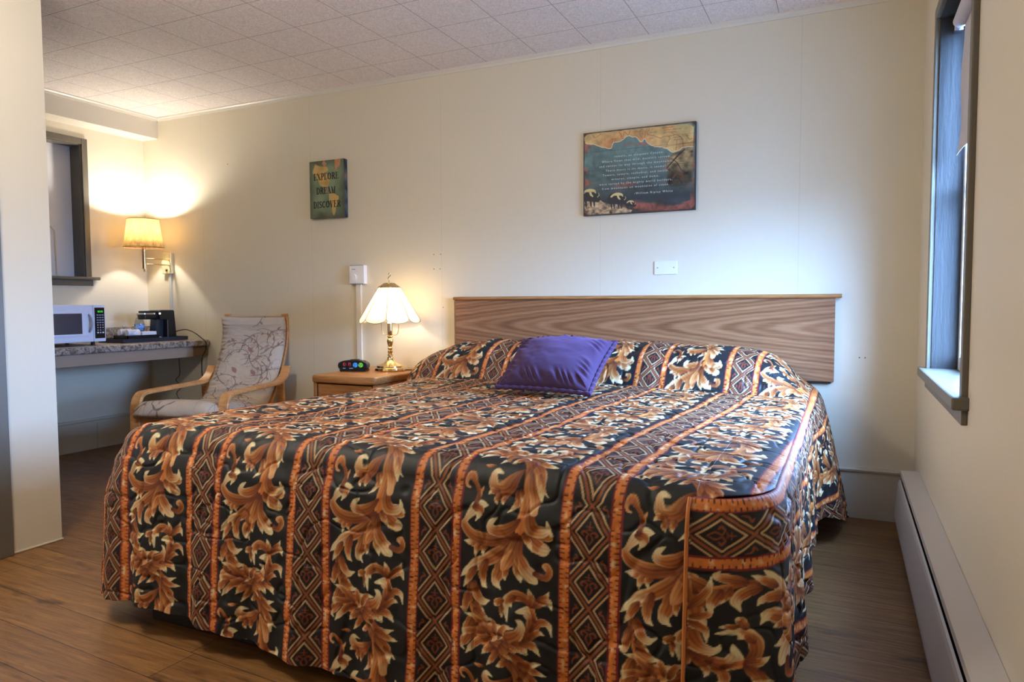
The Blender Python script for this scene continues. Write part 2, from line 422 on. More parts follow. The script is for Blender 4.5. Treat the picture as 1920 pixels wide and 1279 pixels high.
M_CEIL = mat('ceiling_tile', (214, 202, 192), .7)
def _ceil():
    m = M_CEIL; v = coords(m); sx = nd(m, 'ShaderNodeSeparateXYZ'); lk(m, v, sx.inputs[0])
    P_ = .3235
    def line(o, off):
        d = mth(m, 'ABSOLUTE', mth(m, 'SUBTRACT', mth(m, 'FRACT', mth(m, 'MULTIPLY', mth(m, 'ADD', o, off+P_*.5), 1/P_)), .5))
        return d
    dx = line(sx.outputs[0], 3.5555+P_*20); dy = line(sx.outputs[1], -2.545+P_*20)
    g = mth(m, 'MAXIMUM', mth(m, 'LESS_THAN', dx, .0045), mth(m, 'LESS_THAN', dy, .0045))
    n = noise(m, coords(m, (1, 1, 1)), 62, 3, .6, 2.2)
    nf = nd(m, 'ShaderNodeMapRange', i_From_Min=.40, i_From_Max=.62); lk(m, n, nf.inputs[0])
    base = mix(m, mth(m, 'MULTIPLY', nf.outputs[0], .75), srgb(252, 242, 234), srgb(216, 203, 192))
    lk(m, mix(m, mth(m, 'MULTIPLY', g, .8), base, srgb(120, 104, 92)), bsdf(m).inputs['Base Color'])
    h = mth(m, 'SUBTRACT', mth(m, 'MULTIPLY', n, .8), mth(m, 'MULTIPLY', g, 1.2))
    bump(m, h, .6, .008)
_ceil()

M_FLOOR = mat('wood_plank_floor', (150, 104, 62), .42)
def _floor():
    m = M_FLOOR; rz = math.radians(3)
    v = coords(m, rot=(0, 0, rz))
    sp = nd(m, 'ShaderNodeSeparateXYZ'); lk(m, v, sp.inputs[0])
    row = mth(m, 'FLOOR', mth(m, 'DIVIDE', sp.outputs[1], .152))
    sh = mth(m, 'FRACT', mth(m, 'MULTIPLY', mth(m, 'SINE', mth(m, 'MULTIPLY', row, 12.9898)), 437.58))
    cb = nd(m, 'ShaderNodeCombineXYZ'); lk(m, mth(m, 'ADD', sp.outputs[0], mth(m, 'MULTIPLY', sh, 1.22)), cb.inputs[0]); lk(m, sp.outputs[1], cb.inputs[1]); v = cb.outputs[0]
    br = nd(m, 'ShaderNodeTexBrick', offset=0, squash=1.0)
    br.inputs['Scale'].default_value = 1; br.inputs['Brick Width'].default_value = 1.22; br.inputs['Row Height'].default_value = .152
    br.inputs['Mortar Size'].default_value = .0016; br.inputs['Mortar Smooth'].default_value = .3; br.inputs['Bias'].default_value = 0
    br.inputs['Color1'].default_value = (0, 0, 0, 1); br.inputs['Color2'].default_value = (1, 1, 1, 1); br.inputs['Mortar'].default_value = (.5, .5, .5, 1)
    lk(m, v, br.inputs['Vector'])
    g = noise(m, coords(m, (1.1, 15, 1), (0, 0, rz)), 3.2, 8, .66, .9)
    c = ramp(m, g, [(.25, (66, 43, 24)), (.42, (118, 82, 46)), (.58, (150, 108, 62)), (.8, (184, 140, 90))])
    g2 = noise(m, coords(m, (2.2, 60, 1), (0, 0, rz)), 3.0, 5, .7, .4)
    c = mix(m, .75, c, ramp(m, g2, [(.34, (150, 132, 112)), (.50, (255, 255, 255)), (.7, (255, 248, 236))]), 'MULTIPLY')
    c = mix(m, .32, c, mix(m, br.outputs['Color'], srgb(104, 70, 40), srgb(156, 112, 66)))
    k = noise(m, coords(m, (1.0, 3.0, 1), (0, 0, rz)), 4.5, 3)
    kn = ramp(m, k, [(.60, (255, 255, 255)), (.74, (120, 96, 76))])
    c = mix(m, .8, c, kn, 'MULTIPLY')
    c = mix(m, br.outputs['Fac'], c, srgb(58, 36, 22))
    lk(m, c, bsdf(m).inputs['Base Color'])
    bump(m, mth(m, 'SUBTRACT', mth(m, 'MULTIPLY', g, .25), br.outputs['Fac']), .25, .002)
_floor()

def m_wood(name, stops, scale=(1, 1, 1), rough=.4, k=3.0, dist=1.2):
    m = mat(name, stops[1][1], rough)
    g = noise(m, coords(m, scale), k, 7, .62, dist)
    lk(m, ramp(m, g, stops), bsdf(m).inputs['Base Color']); bump(m, g, .08, .002); return m
M_OAK = m_wood('oak_veneer', [(.28, (132, 84, 42)), (.5, (172, 118, 66)), (.75, (196, 144, 90))], (1.5, 18, 18))
M_OAKY = m_wood('oak_veneer_end', [(.28, (128, 80, 40)), (.5, (164, 112, 62)), (.75, (188, 136, 84))], (18, 1.5, 18))
M_BIRCH = m_wood('honey_bentwood', [(.25, (176, 116, 62)), (.5, (208, 150, 92)), (.8, (224, 172, 116))], (4, 4, 14))
M_HB = mat('walnut_laminate', (140, 104, 76), .35)
def _hb():
    m = M_HB
    v = coords(m, (.085, 1, 1.0), loc=(0.085*1.02, 0, -.925))
    nz = noise(m, coords(m, (.8, 1, 5)), 2.2, 4, .5)
    va = nd(m, 'ShaderNodeVectorMath', operation='LENGTH')
    sx = nd(m, 'ShaderNodeSeparateXYZ'); lk(m, v, sx.inputs[0])
    # nested cathedral arches repeated along the panel
    fx = mth(m, 'MULTIPLY', mth(m, 'ADD', mth(m, 'FRACT', mth(m, 'MULTIPLY', mth(m, 'ADD', sx.outputs[0], .31), 4.6)), mth(m, 'MULTIPLY', nz, .25)), .16)
    r = mth(m, 'SQRT', mth(m, 'ADD', mth(m, 'POWER', mth(m, 'ABSOLUTE', sx.outputs[2]), 2), .0009))
    n2 = noise(m, coords(m, (.7, 1, 1.6)), 3.0, 3)
    val = mth(m, 'ADD', mth(m, 'ADD', r, mth(m, 'MULTIPLY', sx.outputs[0], -1.15)), mth(m, 'MULTIPLY', n2, .030))
    s = mth(m, 'MULTIPLY', mth(m, 'ADD', mth(m, 'SINE', mth(m, 'MULTIPLY', val, 330)), 1), .5)
    s2 = mth(m, 'MULTIPLY', mth(m, 'ADD', mth(m, 'SINE', mth(m, 'MULTIPLY', val, 131)), 1), .5)
    fine = noise(m, coords(m, (2, 1, 90)), 4, 3)
    t = mth(m, 'ADD', mth(m, 'MULTIPLY', s, .20), mth(m, 'ADD', mth(m, 'MULTIPLY', s2, .16), mth(m, 'MULTIPLY', fine, .64)))
    lk(m, ramp(m, t, [(.2, (104, 64, 40)), (.5, (148, 102, 68)), (.85, (182, 136, 98))]), bsdf(m).inputs['Base Color'])
_hb()
M_GRANITE = mat('speckled_laminate_counter', (150, 135, 125), .3)
def _gr():
    m = M_GRANITE; n = noise(m, coords(m), 42, 5, .65, .6); n2 = noise(m, coords(m), 16, 3)
    c = ramp(m, n, [(.34, (50, 42, 44)), (.46, (124, 108, 98)), (.56, (196, 184, 172)), (.68, (108, 88, 74))])
    lk(m, mix(m, mth(m, 'MULTIPLY', n2, .5), c, srgb(120, 96, 76)), bsdf(m).inputs['Base Color'])
_gr()
M_TAUPE = mat('taupe_paint', (160, 136, 116), .45)
M_OLIVE = mat('olive_grey_gloss_paint', (104, 98, 86), .35)
bump(M_OLIVE, noise(M_OLIVE, coords(M_OLIVE, (8, 8, 1)), 9, 3), .25, .006)
M_JAMB = mat('shaded_jamb_grey', (42, 40, 37), .6)  # casing's grey, darkened in the colour to tone down daylight on the jamb
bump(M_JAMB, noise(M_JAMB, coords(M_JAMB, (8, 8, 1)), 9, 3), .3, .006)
M_GREYDOOR = mat('grey_door_casing', (112, 106, 94), .4)
M_WHITE = mat('white_plastic', (236, 234, 232), .35)
M_WHITEMETAL = mat('white_enamel', (206, 200, 196), .32)
M_BLACK = mat('black_plastic', (20, 20, 22), .35)
M_BLACKGLOSS = mat('black_gloss', (12, 13, 18), .12)
M_DARK = mat('dark_void', (16, 14, 13), .8)
M_BRASS = mat('polished_brass', (234, 208, 156), .16, 1.0)
M_BRASSDULL = mat('pale_brass', (226, 214, 170), .35, .35)
M_PURPLE = mat('purple_velvet', (60, 36, 70), .9)
bsdf(M_PURPLE).inputs['Sheen Weight'].default_value = .35; bsdf(M_PURPLE).inputs['Sheen Tint'].default_value = srgb(190, 150, 215)
M_CHROME = mat('chrome', (210, 210, 212), .2, 1.0)
M_CLOTH = printmat('printed_quilted_cloth', .58)
bsdf(M_CLOTH).inputs['Specular IOR Level'].default_value = .55
M_UPH = printmat('vine_print_upholstery', .9)
M_PRINT = printmat('printed_board', .55)
def glow(name, col, s):
    m = mat(name, col, .5); bsdf(m).inputs['Emission Color'].default_value = srgb(*col); bsdf(m).inputs['Emission Strength'].default_value = s; return m
def thinglass(name, tint=(1, 1, 1, 1), ior=1.45, extra=0.0):
    m = bpy.data.materials.new(name); m.use_nodes = True; nt = m.node_tree; nt.nodes.clear()
    out = nt.nodes.new('ShaderNodeOutputMaterial'); mx = nt.nodes.new('ShaderNodeMixShader'); tr = nt.nodes.new('ShaderNodeBsdfTransparent'); gl = nt.nodes.new('ShaderNodeBsdfGlossy')
    lw = nt.nodes.new('ShaderNodeLayerWeight'); lw.inputs[0].default_value = .5
    fr = nt.nodes.new('ShaderNodeMath'); fr.operation = 'POWER'; fr.inputs[1].default_value = 5.0; nt.links.new(lw.outputs['Facing'], fr.inputs[0])
    ad = nt.nodes.new('ShaderNodeMath'); ad.inputs[1].default_value = .04+extra
    tr.inputs[0].default_value = tint; gl.inputs['Roughness'].default_value = .05
    nt.links.new(fr.outputs[0], ad.inputs[0]); nt.links.new(ad.outputs[0], mx.inputs[0]); nt.links.new(tr.outputs[0], mx.inputs[1]); nt.links.new(gl.outputs[0], mx.inputs[2]); nt.links.new(mx.outputs[0], out.inputs[0])
    return m
M_GLASS = thinglass('window_glass')
M_FILM = thinglass('clear_plastic', (.93, .95, 1, 1), 1.5, .12)
def shademat(name, col, transp, emis=0, grain=0):
    m = bpy.data.materials.new(name); m.use_nodes = True; nt = m.node_tree; nt.nodes.clear()
    out = nt.nodes.new('ShaderNodeOutputMaterial')
    tl = nt.nodes.new('ShaderNodeBsdfTranslucent'); df = nt.nodes.new('ShaderNodeBsdfDiffuse'); tp = nt.nodes.new('ShaderNodeBsdfTransparent')
    for n in (tl, df): n.inputs[0].default_value = srgb(*col)
    tp.inputs[0].default_value = srgb(*col)
    if grain:
        mm = m; g = noise(m, coords(m, (1, 1, .35)), 55, 5, .6); cc = ramp(m, g, [(.3, [int(k*.72) for k in col]), (.7, col)])
        for n in (tl, df): lk(m, cc, n.inputs[0])
    a = nt.nodes.new('ShaderNodeMixShader'); a.inputs[0].default_value = .35; nt.links.new(tl.outputs[0], a.inputs[1]); nt.links.new(df.outputs[0], a.inputs[2])
    b = nt.nodes.new('ShaderNodeMixShader'); b.inputs[0].default_value = transp; nt.links.new(a.outputs[0], b.inputs[1]); nt.links.new(tp.outputs[0], b.inputs[2])
    last = b
    if emis:
        e = nt.nodes.new('ShaderNodeEmission'); e.inputs[0].default_value = srgb(*col); e.inputs[1].default_value = emis
        ad = nt.nodes.new('ShaderNodeAddShader'); nt.links.new(b.outputs[0], ad.inputs[0]); nt.links.new(e.outputs[0], ad.inputs[1]); last = ad
    nt.links.new(last.outputs[0], out.inputs[0]); return m

# ---------------------------------------------------------------- room shell
YF = -1.3
struct(obj('floor', B(XL-.15, XR+.2, YF-.12, D+.12, -.1, 0), M_FLOOR))
struct(obj('ceiling', B(XL-.15, XR+.2, YF-.12, D+.12, ZC, ZC+.1), M_CEIL))
struct(obj('wall_back', B(XL-.15, XR+.2, D, D+.12, 0, ZC), M_WALL))
struct(obj('wall_front', B(XL-.15, XR+.2, YF-.12, YF, 0, ZC), M_WALL2))
# right wall with its window opening
WY0, WY1, WZ0, WZ1 = 2.31, 3.19, .79, 2.14
bm = bmesh.new()
box(bm, XR, XR+.2, YF, WY0, 0, ZC); box(bm, XR, XR+.2, WY1, D, 0, ZC); box(bm, XR, XR+.2, WY0, WY1, 0, WZ0); box(bm, XR, XR+.2, WY0, WY1, WZ1, ZC)
struct(obj('wall_right', bm, M_WALL2))
# left wall with a blocked-up window recess
LY0, LY1, LZ0, LZ1 = 2.42, 3.285, 1.255, 2.20
bm = bmesh.new()
box(bm, XL-.15, XL, YF, LY0, 0, ZC); box(bm, XL-.15, XL, LY1, D, 0, ZC); box(bm, XL-.15, XL, LY0, LY1, 0, LZ0); box(bm, XL-.15, XL, LY0, LY1, LZ1, ZC)
struct(obj('wall_left', bm, M_WALL2))
# soffit along the left wall, crown mouldings
struct(obj('trim_1', B(XL, XS, 1.0, D, ZS, ZC), M_TRIMCREAM))
bm = bmesh.new()
prism(bm, [(0, 0), (.022, 0), (.022, -.006), (.012, -.014), (.008, -.026), (0, -.026)], lambda a, b, d: (d, D-a, ZC+b), XS, XR)
struct(obj('trim_2', bm, M_TRIMCREAM))
bm = bmesh.new()
prism(bm, [(0, 0), (.022, 0), (.022, -.006), (.012, -.014), (.008, -.026), (0, -.026)], lambda a, b, d: (XS+a, d, ZC+b), 1.0, D)
struct(obj('trim_3', bm, M_TRIMCREAM))
# partition wall with door casing
struct(obj('wall_partition', B(-3.30, -3.17, YF, 1.947, 0, ZC), M_WALL2))
struct(obj('door_1', B(-3.172, -3.150, 1.64, 1.735, 0, 2.08, .003), M_GREYDOOR))
# baseboards
def baseb(name, f, a, b, h):
    bm = bmesh.new()
    prism(bm, [(0, 0), (.012, 0), (.012, h-.022), (.024, h-.018), (.027, h-.009), (.022, h), (0, h)], f, a, b)
    o = struct(obj(name, bm, M_BASE)); return o
baseb('baseboard_back', lambda a, b, d: (d, D-a, b), XL, XR, .250)
baseb('baseboard_left', lambda a, b, d: (XL+a, d, b), 1.5, D, .226)
struct(obj('trim_4', B(XL+.0, XL+.016, 3.325, 3.334, .0, .19, .001), M_BASE))
bm = bmesh.new(); tube(bm, [(-3.168, 1.95, .004), (-3.168, 1.735, .004)], .005, 6)
struct(obj('trim_5', bm, M_BASE))

# ---- window_1: right wall
w1 = thing('window_1', 'deep-set window with grey-painted casing in the right wall', 'window', (XR, 2.775, .79)); w1['kind'] = 'structure'
bm = bmesh.new(); tw, tp = .042, .016
box(bm, XR-tp, XR+.001, WY1, WY1+tw, WZ0, WZ1+tw, .003); box(bm, XR-tp, XR+.001, WY0-tw, WY0, WZ0, WZ1+tw, .003); box(bm, XR-tp, XR+.001, WY0, WY1, WZ1, WZ1+tw, .003)
obj('casing', bm, M_OLIVE, w1)
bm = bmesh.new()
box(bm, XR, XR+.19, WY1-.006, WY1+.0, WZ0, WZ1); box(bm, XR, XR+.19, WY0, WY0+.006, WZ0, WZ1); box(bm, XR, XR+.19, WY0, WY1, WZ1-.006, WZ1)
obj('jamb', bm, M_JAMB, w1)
bm = bmesh.new(); box(bm, XR-.042, XR+.19, WY0-.065, WY1+.055, WZ0-.032, WZ0+.004, .006); obj('sill', bm, M_OLIVE, w1)
bm = bmesh.new(); box(bm, XR-.016, XR, WY0-.045, WY1+.045, WZ0-.075, WZ0-.032, .003); obj('apron', bm, M_OLIVE, w1)
sash = bmesh.new(); x0, x1 = XR+.088, XR+.125
box(sash, x0, x1, WY1-.045, WY1-.006, WZ0, WZ1-.006, .004); box(sash, x0, x1, WY0+.006, WY0+.045, WZ0, WZ1-.006, .004); box(sash, x0, x1, WY0+.045, WY1-.045, WZ0, WZ0+.055, .004)
box(sash, x0, x1, WY0+.045, WY1-.045, WZ1-.06, WZ1-.006, .004); box(sash, x0+.004, x1, WY0+.045, WY1-.045, 1.46, 1.50, .004)
so = obj('sash', sash, M_WHITE, w1)
obj('pane', B(XR+.104, XR+.108, WY0+.04, WY1-.04, WZ0+.05, WZ1-.055), M_GLASS, so)
# ---- roller blind
rb = thing('roller_blind', 'greyish white roller blind half lowered in the window by the bed', 'blind', (XR+.06, 2.76, 2.09))
bm = bmesh.new(); lathe_pts = [(XR+.055, 2.34, 2.092), (XR+.055, 3.115, 2.092)]
tube(bm, lathe_pts, .024, 18); obj('roller_tube', bm, mat('blind_tube', (206, 200, 204), .5), rb, True)
bm = bmesh.new(); tube(bm, [(XR+.055, 3.113, 2.092), (XR+.055, 3.15, 2.092)], .010, 10); box(bm, XR+.04, XR+.07, 3.148, 3.186, 2.07, 2.125, .003); obj('bracket', bm, M_CHROME, rb, True)
ny, nx = 40, 30
zz, yy = np.meshgrid(np.linspace(2.075, 1.60, ny), np.linspace(0, 1, nx), indexing='ij')
k = (2.075-zz)/.475
yedge = 3.10+.018*np.sin(k*7)*k-.03*k*0
Y = 2.36+(yedge-2.36)*yy
X = XR+.068-.012*k*np.exp(-((yy-1)/.16)**2)*np.sin(k*5.5)-.022*k*k*np.exp(-((yy-1)/.25)**2)
f1 = np.stack([X, Y, zz+0.02*k*k*(1-yy)], -1); f2 = f1+np.array([.0015, 0, 0])
colb = np.broadcast_to(lin(206, 198, 196), f1.shape)
gm = printmat('blind_fabric', .8)
gridmesh('blind_fabric', [(f1, colb), (f2[:, ::-1], colb), (np.stack([f1[:, -1], f2[:, -1]], 1), colb[:, :2]), (np.stack([f1[-1], f2[-1]], 0), colb[:2])], gm, rb)

# ---- window_2: blocked window on the left wall
w2 = thing('window_2', 'boarded-over window with olive casing above the counter on the left wall', 'window', (XL, 2.85, 1.25)); w2['kind'] = 'structure'
bm = bmesh.new()
box(bm, XL-.001, XL+.016, LY1, LY1+.042, LZ0, LZ1+.042, .003); box(bm, XL-.001, XL+.016, LY0-.042, LY0, LZ0, LZ1+.042, .003); box(bm, XL-.001, XL+.016, LY0, LY1, LZ1, LZ1+.042, .003)
obj('casing', bm, M_OLIVE, w2)
bm = bmesh.new(); box(bm, XL-.12, XL, LY1-.008, LY1, LZ0, LZ1); box(bm, XL-.12, XL, LY0, LY0+.008, LZ0, LZ1); box(bm, XL-.12, XL, LY0, LY1, LZ1-.008, LZ1); obj('jamb', bm, M_OLIVE, w2)
bm = bmesh.new(); box(bm, XL-.12, XL+.05, LY0-.07, LY1+.085, LZ0-.022, LZ0, .005); box(bm, XL, XL+.018, LY0-.05, LY1+.05, LZ0-.064, LZ0-.022, .003); obj('sill', bm, M_OLIVE, w2)
obj('board', B(XL-.125, XL-.108, LY0, LY1, LZ0, LZ1), mat('white_board', (222, 218, 216), .5), w2)
bm = bmesh.new(); q = [(XL-.107, 2.60, LZ0+.01), (XL-.107, 2.60, 1.60), (XL-.107, 2.63, 1.625), (XL-.107, 3.115, 1.61), (XL-.107, 3.145, 1.58), (XL-.107, 3.15, LZ0+.01)]
ribbon(bm, q, (1, 0, 0), .003, .010); obj('tape_outline', bm, mat('beige_tape', (206, 188, 156), .6), w2)

# ---- electric baseboard heater
ht = thing('baseboard_heater', 'long cream electric baseboard heater along the right wall floor', 'heater', (.276, 1.6, 0))
hy0, hy1 = -.2, 3.545
obj('back_plate', B(.300, XR-.001, hy0, hy1, .02, .292), M_WHITEMETAL, ht)
bm = bmesh.new(); prism(bm, [(.240, .286), (.242, .302), (.311, .305), (.311, .299), (.247, .297), (.246, .284)], lambda a, b, d: (a, d, b), hy0, hy1); obj('top_cover', bm, M_WHITEMETAL, ht)
bm = bmesh.new(); prism(bm, [(.232, .245), (.236, .258), (.242, .260), (.242, .252), (.239, .242), (.226, .10), (.238, .035), (.30, .03), (.30, .024), (.233, .028), (.220, .10)], lambda a, b, d: (a, d, b), hy0, hy1); obj('front_cover', bm, M_WHITEMETAL, ht)
bm = bmesh.new(); prism(bm, [(.244, .03), (.236, .10), (.246, .255), (.246, .298), (.311, .302), (.311, .03)], lambda a, b, d: (a, d, b), hy1-.004, hy1+.004); obj('end_cap', bm, M_WHITEMETAL, ht)
bm = bmesh.new(); tube(bm, [(.272, hy0+.05, .15), (.272, hy1-.03, .15)], .012, 8); obj('heating_element', bm, M_DARK, ht)

# ---- wall-mounted headboard
hb = thing('headboard', 'long walnut-grain headboard mounted on the wall behind the bed', 'headboard', (-1.1, D, .66))
obj('panel', B(-2.163, -.040, D-.030, D-.001, .664, 1.078, .002), M_HB, hb)
bm = bmesh.new(); prism(bm, [(0, 0), (.046, 0), (.05, .006), (.048, .014), (.042, .018), (0, .018)], lambda a, b, d: (d, D-.001-a, 1.076+b), -2.166, -.012); obj('cap_rail', bm, M_OAK, hb)
obj('side_edge', B(-2.168, -2.1635, D-.032, D-.001, .664, 1.076), M_OAK, hb)
obj('lower_edge', B(-2.16, -.055, D-.028, D-.004, .655, .6635), M_DARK, hb)

# ---- blank wall plate, thermostat, cover strips
wp = thing('wall_plate', 'blank white wall plate screwed to the wall above the headboard', 'wall plate', (-.872, D, 1.24))
bm = bmesh.new(); box(bm, -.936, -.810, D-.007, D-.0005, 1.2055, 1.2785, .004, 2); obj('plate', bm, M_WHITE, wp)
for sx in (-.917, -.829):
    bm = bmesh.new(); tube(bm, [(sx, D-.0085, 1.242), (sx, D-.006, 1.242)], .0035, 10); obj('screw', bm, mat('screw_grey', (150, 150, 154), .4), wp)
tq = thing('thermostat', 'white dial thermostat on the wall above the alarm clock', 'thermostat', (-2.90, D, 1.245))
bm = bmesh.new(); box(bm, -2.963, -2.842, D-.034, D-.0005, 1.184, 1.308, .004); obj('cover', bm, M_WHITE, tq)
M_VENT = mat('vent_shadow_grey', (150, 148, 150), .6)
for zz_ in (1.184, 1.3045):
    bm = bmesh.new(); box(bm, -2.956, -2.852, D-.0345, D-.006, zz_-.0005, zz_+.0005)
    for i in range(8): box(bm, -2.955+i*.0135, -2.949+i*.0135, D-.0352, D-.006, zz_-.001, zz_+.0045)
    obj('vent', bm, M_VENT, tq)
bm = bmesh.new(); tube(bm, [(-2.925, D-.034, 1.228), (-2.925, D-.041, 1.228)], .021, 24); obj('dial', bm, M_WHITE, tq)
bm = bmesh.new(); box(bm, -2.942, -2.912, D-.0348, D-.033, 1.279, 1.2825); obj('scale_mark', bm, mat('grey_print', (110, 108, 112), .6), tq)
tag(obj('cord_cover', B(-2.925, -2.884, D-.016, D-.0005, .252, 1.184, .003), M_TRIMCREAM), 'cream raceway strip running down the wall below the thermostat', 'cord cover')

# ---- small nail holes left in the wall
for k, (x, z) in enumerate([(-2.33, 1.36), (-2.28, 1.36), (-2.33, 1.27), (-2.285, 1.27), (-2.265, 1.03), (.07, .785), (.095, .785), (-4.07, 2.07)]):
    bm = bmesh.new(); tube(bm, [(x, D-.0012, z), (x, D+.001, z)], .0032, 8)
    struct(obj('trim_%d' % (6+k), bm, mat('nail_hole', (96, 88, 78), .8)))
# ---------------------------------------------------------------- bed
bd = thing('bed', 'king bed on a dark platform base beneath the patterned spread', 'bed', (-1.12, 2.65, 0))
obj('platform_base', B(-2.09, -.19, 1.571, 3.72, 0, .27, .006), mat('dark_brown_base', (34, 26, 24), .6), bd)
bm = bmesh.new(); box(bm, -2.03, -.22, 1.63, 3.70, .27, .595, .05, 3); obj('mattress', bm, mat('mattress_ticking', (220, 216, 210), .8), bd, True)

CL = cloth_canvas()
def fbm(x, y, seed, oct=3):
    s = 0; a = 1; t = 0
    for o in range(oct):
        s = s+a*(vnoise(x*2**o, y*2**o, seed+o)-.5); t += a; a *= .5
    return s/t*2
def quilt(x, y, seed=1):
    n = vnoise(x/.11, y/.11, seed)*.65+vnoise(x/.05, y/.05, seed+5)*.35
    n2 = vnoise(x/.11+7.3, y/.11+3.1, seed+9)*.65+vnoise(x/.05, y/.05, seed+15)*.35
    ch = np.exp(-((n-.5)/.030)**2)+np.exp(-((n2-.5)/.030)**2)
    return -.0045*np.minimum(ch, 1.2)+.0028*fbm(x/.07, y/.06, seed+20)
sst = lambda a, b, x: (lambda k: k*k*(3-2*k))(np.clip((x-a)/(b-a), 0, 1))

ZT, YFT, XSEAM, RC = .665, 1.53, -.285, .16
RLF = .15
XRT = -.132
MY = [3.20, 3.235, 3.255, 3.285, 3.33, 3.40, 3.47, 3.54, 3.62, 3.69, 3.735]
MZ = [0, -.010, .03, .085, .138, .176, .192, .196, .188, .165, .140]
def mound(y):
    y = np.asarray(y, float)
    # smoothed interpolation
    acc = 0
    for o in (-.012, -.006, 0, .006, .012): acc = acc+np.interp(y+o, MY, MZ)
    return acc/5
def envx(x):
    return np.interp(x, [-2.32, -2.22, -2.10, -1.97, -1.85, -.45, -.36, -.29, -.23, -.19, -.15], [.46, .56, .72, .88, .97, .985, .93, .80, .52, .24, .05])
def xleft(y): return -2.165-.060*sst(3.12, 3.34, y)-.082*(1-sst(1.75, 2.6, y))
def ztop(x, y):
    s = .012*np.sin((x+2.1)/1.95*PI)
    z = ZT+s-.012+mound(y)*envx(x)
    fm = np.exp(-((y-3.42)/.18)**2)
    z = z+.010*fm*np.sin(x*21+np.sin(x*7)*2)*.6
    z = z+.012*fbm(x/.45, y/.40, 40, 2)
    d = np.clip((x-xleft(y))/.15, 0, 1); z = z-.115*(1-np.sqrt(1-(1-d)**2))
    return z

# rows of the top: y from the headboard to the foot
ytop = np.concatenate([np.arange(3.735, 3.20, -.0034), np.arange(3.20, 2.2, -.0050), np.arange(2.2, 1.60, -.0030), np.arange(1.60, YFT+.0001, -.0025)])
zt_prof = ZT+mound(ytop)
vtop = np.concatenate([[0], np.cumsum(np.hypot(np.diff(ytop), np.diff(zt_prof)))])
V0 = np.interp(-1.640, -ytop, vtop)
SK = .062
def upat(x, y): return (x-SK*(np.maximum(y, 1.5)-1.5))+1.835+PU*8

def finish(P, U, Vv, amp=1., seed=1, qs=None):
    """push the sheet in and out along its normal for quilting, and colour it"""
    du = np.gradient(P, axis=1); dv = np.gradient(P, axis=0)
    n = np.cross(du, dv); n /= np.linalg.norm(n, axis=2)[..., None]+1e-12
    q = quilt(U, Vv, seed)*amp
    P2 = P+n*q[..., None]*(qs if qs is not None else 1)
    col = CL.sample(U.ravel(), Vv.ravel()).reshape(P.shape)
    return P2, col

# G1: top and foot drop, up to the corner seam
nx1 = 690
sx = np.linspace(0, 1, nx1)
Yg = np.repeat(ytop[:, None], nx1, 1)
Xg = xleft(Yg)*(1-sx)+XSEAM*sx
xcl = xleft(YFT)+RLF; yel = YFT+RLF-np.sqrt(np.maximum(RLF**2-np.clip(xcl-Xg[-1], 0, RLF*.995)**2, 0))
Yg = np.where(Yg > 2.3, Yg, 2.3-(2.3-yel[None, :])*(2.3-Yg)/(2.3-YFT))
Zg = ztop(Xg, Yg)
RF = .075
dk = np.clip((Yg-yel[None, :])/RF, 0, 1); roll = RF*(1-np.sqrt(1-(1-dk)**2))
wl_ = np.clip((Xg-xleft(Yg))/.15, 0, 1)
Zg = Zg-roll*(.35+.65*wl_)
G1t = np.stack([Xg, Yg, Zg], -1)
arcx = -(RLF*np.arcsin(np.clip((xcl-Xg)/RLF, 0, .999))-np.clip(xcl-Xg, 0, RLF))
U1t = upat(Xg, Yg)-.09*(1-wl_)**2+arcx*np.clip(1-(Yg-YFT)/.5, 0, 1)*.9; V1t = np.repeat((vtop-V0)[:, None], nx1, 1)
# foot drop
nd_ = 235
tt = np.linspace(0, 1, nd_)[1:, None]
xe = Xg[-1][None, :]; ye = Yg[-1][None, :]; zt0 = Zg[-1][None, :]
hem = np.interp(xe, [-2.17, -2.04, -1.7, -1.2, -.3], [.080, .100, .074, .036, .030])
nlx = -np.clip((xcl-xe)/RLF, 0, .999); nly = -np.sqrt(1-nlx**2)
fl_ = .018*sst(0, .12, tt)+.035*tt+.055*np.abs(nlx)*sst(0, .4, tt)
zz = zt0+(hem-zt0)*tt
rip = .014*np.sin(xe*2*PI/.31+1.1+.8*np.sin(xe*3.1))*sst(.1, 1, tt)+.007*np.sin(xe*2*PI/.13+2)*sst(.3, 1, tt)
fl_ = fl_-rip*(1-np.abs(nlx)*.6); xfl = xe+nlx*fl_; yy = ye+nly*fl_
G1d = np.stack([np.broadcast_to(xfl, zz.shape), yy, zz], -1)
U1d = np.repeat(U1t[-1][None, :], nd_-1, 0); V1d = V1t[-1][None, :]+(zt0-zz)*1.03
P1 = np.concatenate([G1t, G1d], 0); U1 = np.concatenate([U1t, U1d], 0); V1 = np.concatenate([V1t, V1d], 0)
creep = .004*fbm(P1[..., 0]/.16, V1/.035, 77, 3)*np.exp(-((V1-.13)/.22)**2)
P1[..., 2] += creep
